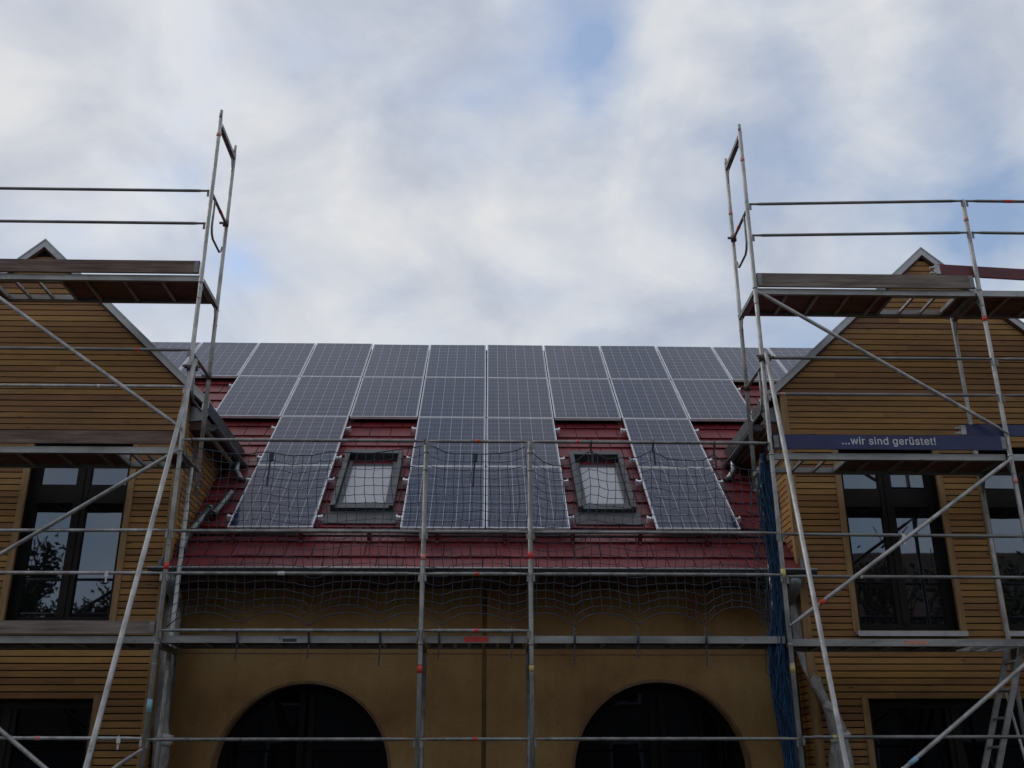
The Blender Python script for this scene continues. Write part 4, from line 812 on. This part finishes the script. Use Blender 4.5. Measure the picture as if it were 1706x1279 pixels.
mb=MB(); mb.tube([(3.60,.10,4.80),(3.61,-.02,4.96),(3.62,-.055,4.945),(3.62,-.02,4.91),(3.60,.08,4.78)],.008,6); mb.tube([(3.56,.13,4.77),(3.64,.13,4.77)],.035,8); mb.build('tie_strap',M['rope'],bn)
# half gathered cords fanning from the net to the bundle
fan=MB()
for k in range(9):
    x=3.50-.0+.02*k-.10; ps=[]
    for q in range(20):
        f=q/19; ps.append((x+.03*math.sin(q*.7+k)+rnd.uniform(-.012,.012),.05+.012*k+rnd.uniform(-.008,.008),4.66-f*1.62))
    fan.tube(ps,.0030,4,False)
for j in range(1,18):
    z=4.66-1.62*j/18; ps=[(3.38+.028*k, .04+.013*k, z+rnd.uniform(-.015,.015)-.02*math.sin(k*.9)) for k in range(9)]
    fan.tube(ps,.0030,4,False)
fan.build('half_gathered_mesh',M['rope'],bn)

# ------------------------------------------------------------------ plastic wraps on the downpipes
def wrap(label,path,seed,bands):
    """path: (x,y,z,half width) rings of a crumpled sheet tube"""
    rg=random.Random(seed); root=thing('plastic_sheet',label,'plastic sheet',(path[-1][0],path[-1][1],path[-1][2]))
    mb=MB(); n=22; rings=[]
    dense=[]
    for a,b in zip(path,path[1:]):
        m=max(2,int(abs(a[2]-b[2])/.05))
        for i in range(m): dense.append([a[k]+(b[k]-a[k])*i/m for k in range(4)])
    dense.append(list(path[-1]))
    vs=[]
    ph=[rg.uniform(0,6.28) for _ in range(6)]
    for i,(x,y,z,w) in enumerate(dense):
        for k in range(n):
            q=2*math.pi*k/n
            f=1+.10*math.sin(3*q+ph[0]+z*5)+.08*math.sin(5*q+ph[1]-z*9)+.05*math.sin(9*q+ph[2]+z*21)+rg.uniform(-.04,.04)
            vs.append((x+w*f*math.cos(q),y+.62*w*f*math.sin(q),z+rg.uniform(-.008,.008)))
    fs=[]
    for i in range(len(dense)-1):
        for k in range(n): fs.append((i*n+k,(i+1)*n+k,(i+1)*n+(k+1)%n,i*n+(k+1)%n))
    mb.add(vs,fs,True); mb.build('sheet',M['plastic'],root)
    for x,y,z,w,h,dx in bands:
        b=MB(); pts=[]
        b.tube([(x-dx,y,z-h/2),(x-dx*.3,y,z-h/6),(x+dx*.3,y,z+h/6),(x+dx,y,z+h/2)],[w*1.07,w*1.1,w*1.09,w*1.05],18); 
        b.v=[(p[0],y+(p[1]-y)*.7,p[2]) for p in b.v]
        b.build('tape_band',M['tape_white'],root)
wrap('cloudy plastic sheet wrapped round the left downpipe beside the ochre wall',
     [(-2.83,1.30,3.62,.055),(-2.85,1.30,3.50,.06),(-2.86,1.30,3.30,.105),(-2.88,1.30,2.9,.115),(-2.86,1.30,2.2,.105),(-2.81,1.30,2.02,.095),(-2.80,1.30,1.8,.085),(-2.79,1.30,1.0,.095),(-2.79,1.3,.2,.09)],5,
     [(-2.835,1.30,3.53,.062,.07,0),(-2.79,1.30,2.03,.1,.11,.01)])
wrap('torn cloudy plastic sheet wrapped round the right downpipe beside the bunched net',
     [(4.08,1.28,3.66,.07),(4.10,1.28,3.56,.05),(4.14,1.28,3.35,.075),(4.18,1.28,3.05,.095),(4.20,1.22,2.80,.085),(4.25,1.15,2.55,.06),(4.29,1.10,2.42,.05),(4.34,1.02,2.25,.075),(4.37,1.0,2.08,.095),(4.38,1.0,2.0,.085),(4.38,1.0,1.85,.12),(4.38,1.0,1.5,.125),(4.36,1.0,.3,.12)],9,
     [(4.10,1.28,3.55,.06,.07,0),(4.33,1.03,2.33,.062,.07,.02),(4.39,1.0,2.03,.105,.05,-.01)])

# ------------------------------------------------------------------ across the street (seen only as reflections in the panes; some added to block sky)
def tree(x,y,h,seed,leaf,label,dens):
    rg=random.Random(seed); root=thing('tree',label,'tree',(x,y,0)); tr=MB(); lv=MB(); tips=[]
    def grow(p,d,L,r,lev):
        q=p+d*L; mid=p+d*L*.5+Vector((rg.uniform(-1,1),rg.uniform(-1,1),0))*L*.06
        tr.tube([p,mid,q],[r,r*.85,r*.65],6,False)
        if lev<=2: tips.append((p,q))
        if lev==0: return
        for k in range(3 if lev>1 else 2):
            a=rg.uniform(0,6.28); t=rg.uniform(.35,.75)
            nd=(d+Vector((math.cos(a),math.sin(a),.25))*t).normalized()
            grow(p+d*L*rg.uniform(.6,1.),nd,L*rg.uniform(.62,.8),r*.58,lev-1)
    grow(Vector((x,y,0)),Vector((0,0,1)),h*.27,h*.022,5)
    for p,q in tips:
        for _ in range(dens):
            c=p.lerp(q,rg.random())+Vector((rg.gauss(0,.16),rg.gauss(0,.16),rg.gauss(0,.16)))
            a=Vector((rg.gauss(0,1),rg.gauss(0,1),rg.gauss(0,1))).normalized(); b=a.orthogonal().normalized(); s=rg.uniform(.07,.14)
            lv.add([c-a*s,c+b*s*.5,c+a*s,c-b*s*.5],[(0,1,2,3)])
    tr.build('trunk',M['bark'],root); lv.build('crown',M[leaf],root)
tree(-9.2,-14,9.6,1,'leaf2','thin leafed tree across the street, mirrored in the left window',9)
tree(-12.4,-15.5,10.6,2,'leaf','dense tree across the street, mirrored at the left edge of the left window',14)
tree(11.6,-14.5,11.6,4,'leaf2','thin leafed tree across the street, mirrored in the right windows',2)
tree(16.2,-16,11.2,6,'leaf','dense tree across the street, mirrored at the right edge of the right windows',7)
tree(-4.6,-15,11.,8,'leaf','broad dense tree across the street, added to block sky light, mirrored in the left arch',9)  # this tree and the next two are added to darken the lower facade
tree(1.6,-16,12.,9,'leaf','tallest dense tree across the street, added to block sky light, mirrored between the two arches',9)
tree(6.6,-15,11.,10,'leaf','round dense tree across the street, added to block sky light, mirrored in the right arch',9)
ob=thing('street_house','low grey house across the street, added to block low sky mirrored in the left ground floor window','house',(-25,-25,0))  # added house, hides the low sky from the left ground floor panes
MB().box(-42,-9.8,-34,-25,0,3.1).build('wall',M['render'],ob)
mb=MB(); mb.add([(-42.5,-34.5,3.1),(-9.7,-34.5,3.1),(-9.7,-24.5,3.1),(-42.5,-24.5,3.1),(-42.5,-29.5,5.6),(-9.7,-29.5,5.6)],[(0,1,2,3),(3,2,5,4),(1,0,4,5),(0,3,4),(2,1,5)]); mb.build('roof',M['soffit'],ob)
ob=thing('street_house','plain grey house across the street, mirrored in the window panes','house',(4,-25,0))
MB().box(-9,30,-34,-25,0,7.2).build('wall',M['render'],ob)
mb=MB(); mb.add([(-9.5,-34.5,7.2),(30.5,-34.5,7.2),(30.5,-24.5,7.2),(-9.5,-24.5,7.2),(-9.5,-29.5,10.6),(30.5,-29.5,10.6)],[(0,1,2,3),(3,2,5,4),(1,0,4,5),(0,3,4),(2,1,5)]); mb.build('roof',M['soffit'],ob)
for k in range(9):
    x=-6.5+k*4.1
    for zz in (1.2,4.2):
        f=MB().box(x-.6,x+.6,-25.0+.002,-24.96,zz,zz+1.8).build('window',M['ledge'],ob)
        MB().box(x-.5,x+.5,-24.958,-24.95,zz+.1,zz+1.7).build('pane',M['glassdim'],f)

# ------------------------------------------------------------------ sky
w=bpy.data.worlds.new('World'); S.world=w; w.use_nodes=True
t=NT(w); out=t.n['World Output']; bg1=t.n['Background']
SUN_EL,SUN_AZ=48,-62      # azimuth from +Y towards +X
sky=t.new('ShaderNodeTexSky'); sky.sky_type='NISHITA'; sky.sun_disc=False; sky.sun_elevation=R(SUN_EL); sky.sun_rotation=R(SUN_AZ)
sky.air_density=1.2; sky.dust_density=1.5; sky.ozone_density=1.5
t.link(sky.outputs[0],bg1.inputs[0]); bg1.inputs[1].default_value=.15
tc=t.new('ShaderNodeTexCoord'); d=tc.outputs['Generated']
sp=t.new('ShaderNodeSeparateXYZ'); t.link(d,sp.inputs[0])
den=t.math('ADD',t.math('MAXIMUM',sp.outputs[2],0.),.30)
cb=t.new('ShaderNodeCombineXYZ'); t.link(t.math('DIVIDE',sp.outputs[0],den),cb.inputs[0]); t.link(t.math('DIVIDE',sp.outputs[1],den),cb.inputs[1])
cv=cb.outputs[0]
mp=t.new('ShaderNodeMapping'); mp.inputs['Rotation'].default_value=(R(15),R(-38),R(10)); mp.inputs['Scale'].default_value=(1.0,1.0,1.45); mp.inputs['Location'].default_value=(3.1,1.7,.4); t.link(d,mp.inputs[0])
n1=t.noise(mp.outputs[0],5.2,7,.54,.25)
n2=t.noise(mp.outputs[0],7.0,7,.52,.35)
n3=t.noise(mp.outputs[0],2.6,3,.5,.2)
def blob(dirv,r0,amp):
    v=t.new('ShaderNodeVectorMath',operation='DISTANCE'); t.link(d,v.inputs[0]); v.inputs[1].default_value=Vector(dirv).normalized()
    g=t.math('SUBTRACT',1.,t.math('DIVIDE',v.outputs['Value'],r0),True)
    g=t.math('MULTIPLY',t.math('MULTIPLY',g,g),amp); return g
cover=n1
# breaks in the cloud and thicker banks, as directions in the sky
for dv,r0,am in (((.105,.763,.638),.10,-.40),((.095,.80,.596),.09,-.30),((.40,.71,.57),.16,-.18),((.435,.74,.51),.11,-.20),((.47,.75,.455),.15,-.28),((.44,.78,.44),.12,-.14),((-.27,.81,.52),.08,-.26),((-.235,.86,.454),.06,-.42),((-.385,.797,.467),.09,-.20),((-.16,.747,.646),.10,-.16),((.03,.80,.594),.10,-.12),((.32,.85,.41),.2,-.12),((.28,.80,.50),.2,-.10),
                 ((-.391,.75,.534),.18,.22),((-.35,.71,.61),.16,.2),((-.099,.848,.52),.26,.22),((.143,.862,.486),.18,.18),((.2,.76,.6),.12,.14),((.45,.68,.585),.08,.2)):
    cover=t.math('ADD',cover,blob(dv,r0,am))
mask=t.ramp(cover,[(.16,.10),(.34,.48),(.50,.86),(.66,1.)])
cl=t.ramp(t.math('ADD',t.math('MULTIPLY',n2,.75),t.math('MULTIPLY',n3,.35)),[(.38,(.44,.485,.585)),(.52,(.59,.62,.685)),(.66,(.745,.755,.77))])
bg2=t.new('ShaderNodeBackground'); t.link(cl,bg2.inputs[0]); bg2.inputs[1].default_value=1.0
mx=t.new('ShaderNodeMixShader'); t.link(mask,mx.inputs[0]); t.link(bg1.outputs[0],mx.inputs[1]); t.link(bg2.outputs[0],mx.inputs[2]); t.link(mx.outputs[0],out.inputs[0])

sd=bpy.data.lights.new('sun','SUN'); sd.energy=.7; sd.angle=R(14); sd.color=(1,.96,.9)
so=bpy.data.objects.new('sun',sd); C.objects.link(so)
az,el=R(SUN_AZ),R(SUN_EL); sv=Vector((math.sin(az)*math.cos(el),math.cos(az)*math.cos(el),math.sin(el)))
so.rotation_euler=sv.to_track_quat('Z','Y').to_euler(); so.location=sv*60

# ------------------------------------------------------------------ camera
cd=bpy.data.cameras.new('camera'); cam=bpy.data.objects.new('camera',cd); C.objects.link(cam)
fw=Vector((.02530008,.93145175,.36298422)); rt=Vector((.99965027,-.02636844,-.00201194)); up=Vector((-.0076973,-.36290818,.93179311))
cam.matrix_world=Matrix(((rt.x,up.x,-fw.x,.62524),(rt.y,up.y,-fw.y,-10.29152),(rt.z,up.z,-fw.z,1.6),(0,0,0,1)))
cd.sensor_width=36; cd.lens=1699.7/1706*36; cd.clip_start=.05; cd.clip_end=2000
S.camera=cam
S.view_settings.view_transform='Standard'; S.view_settings.look='None'; S.view_settings.exposure=0; S.view_settings.gamma=1
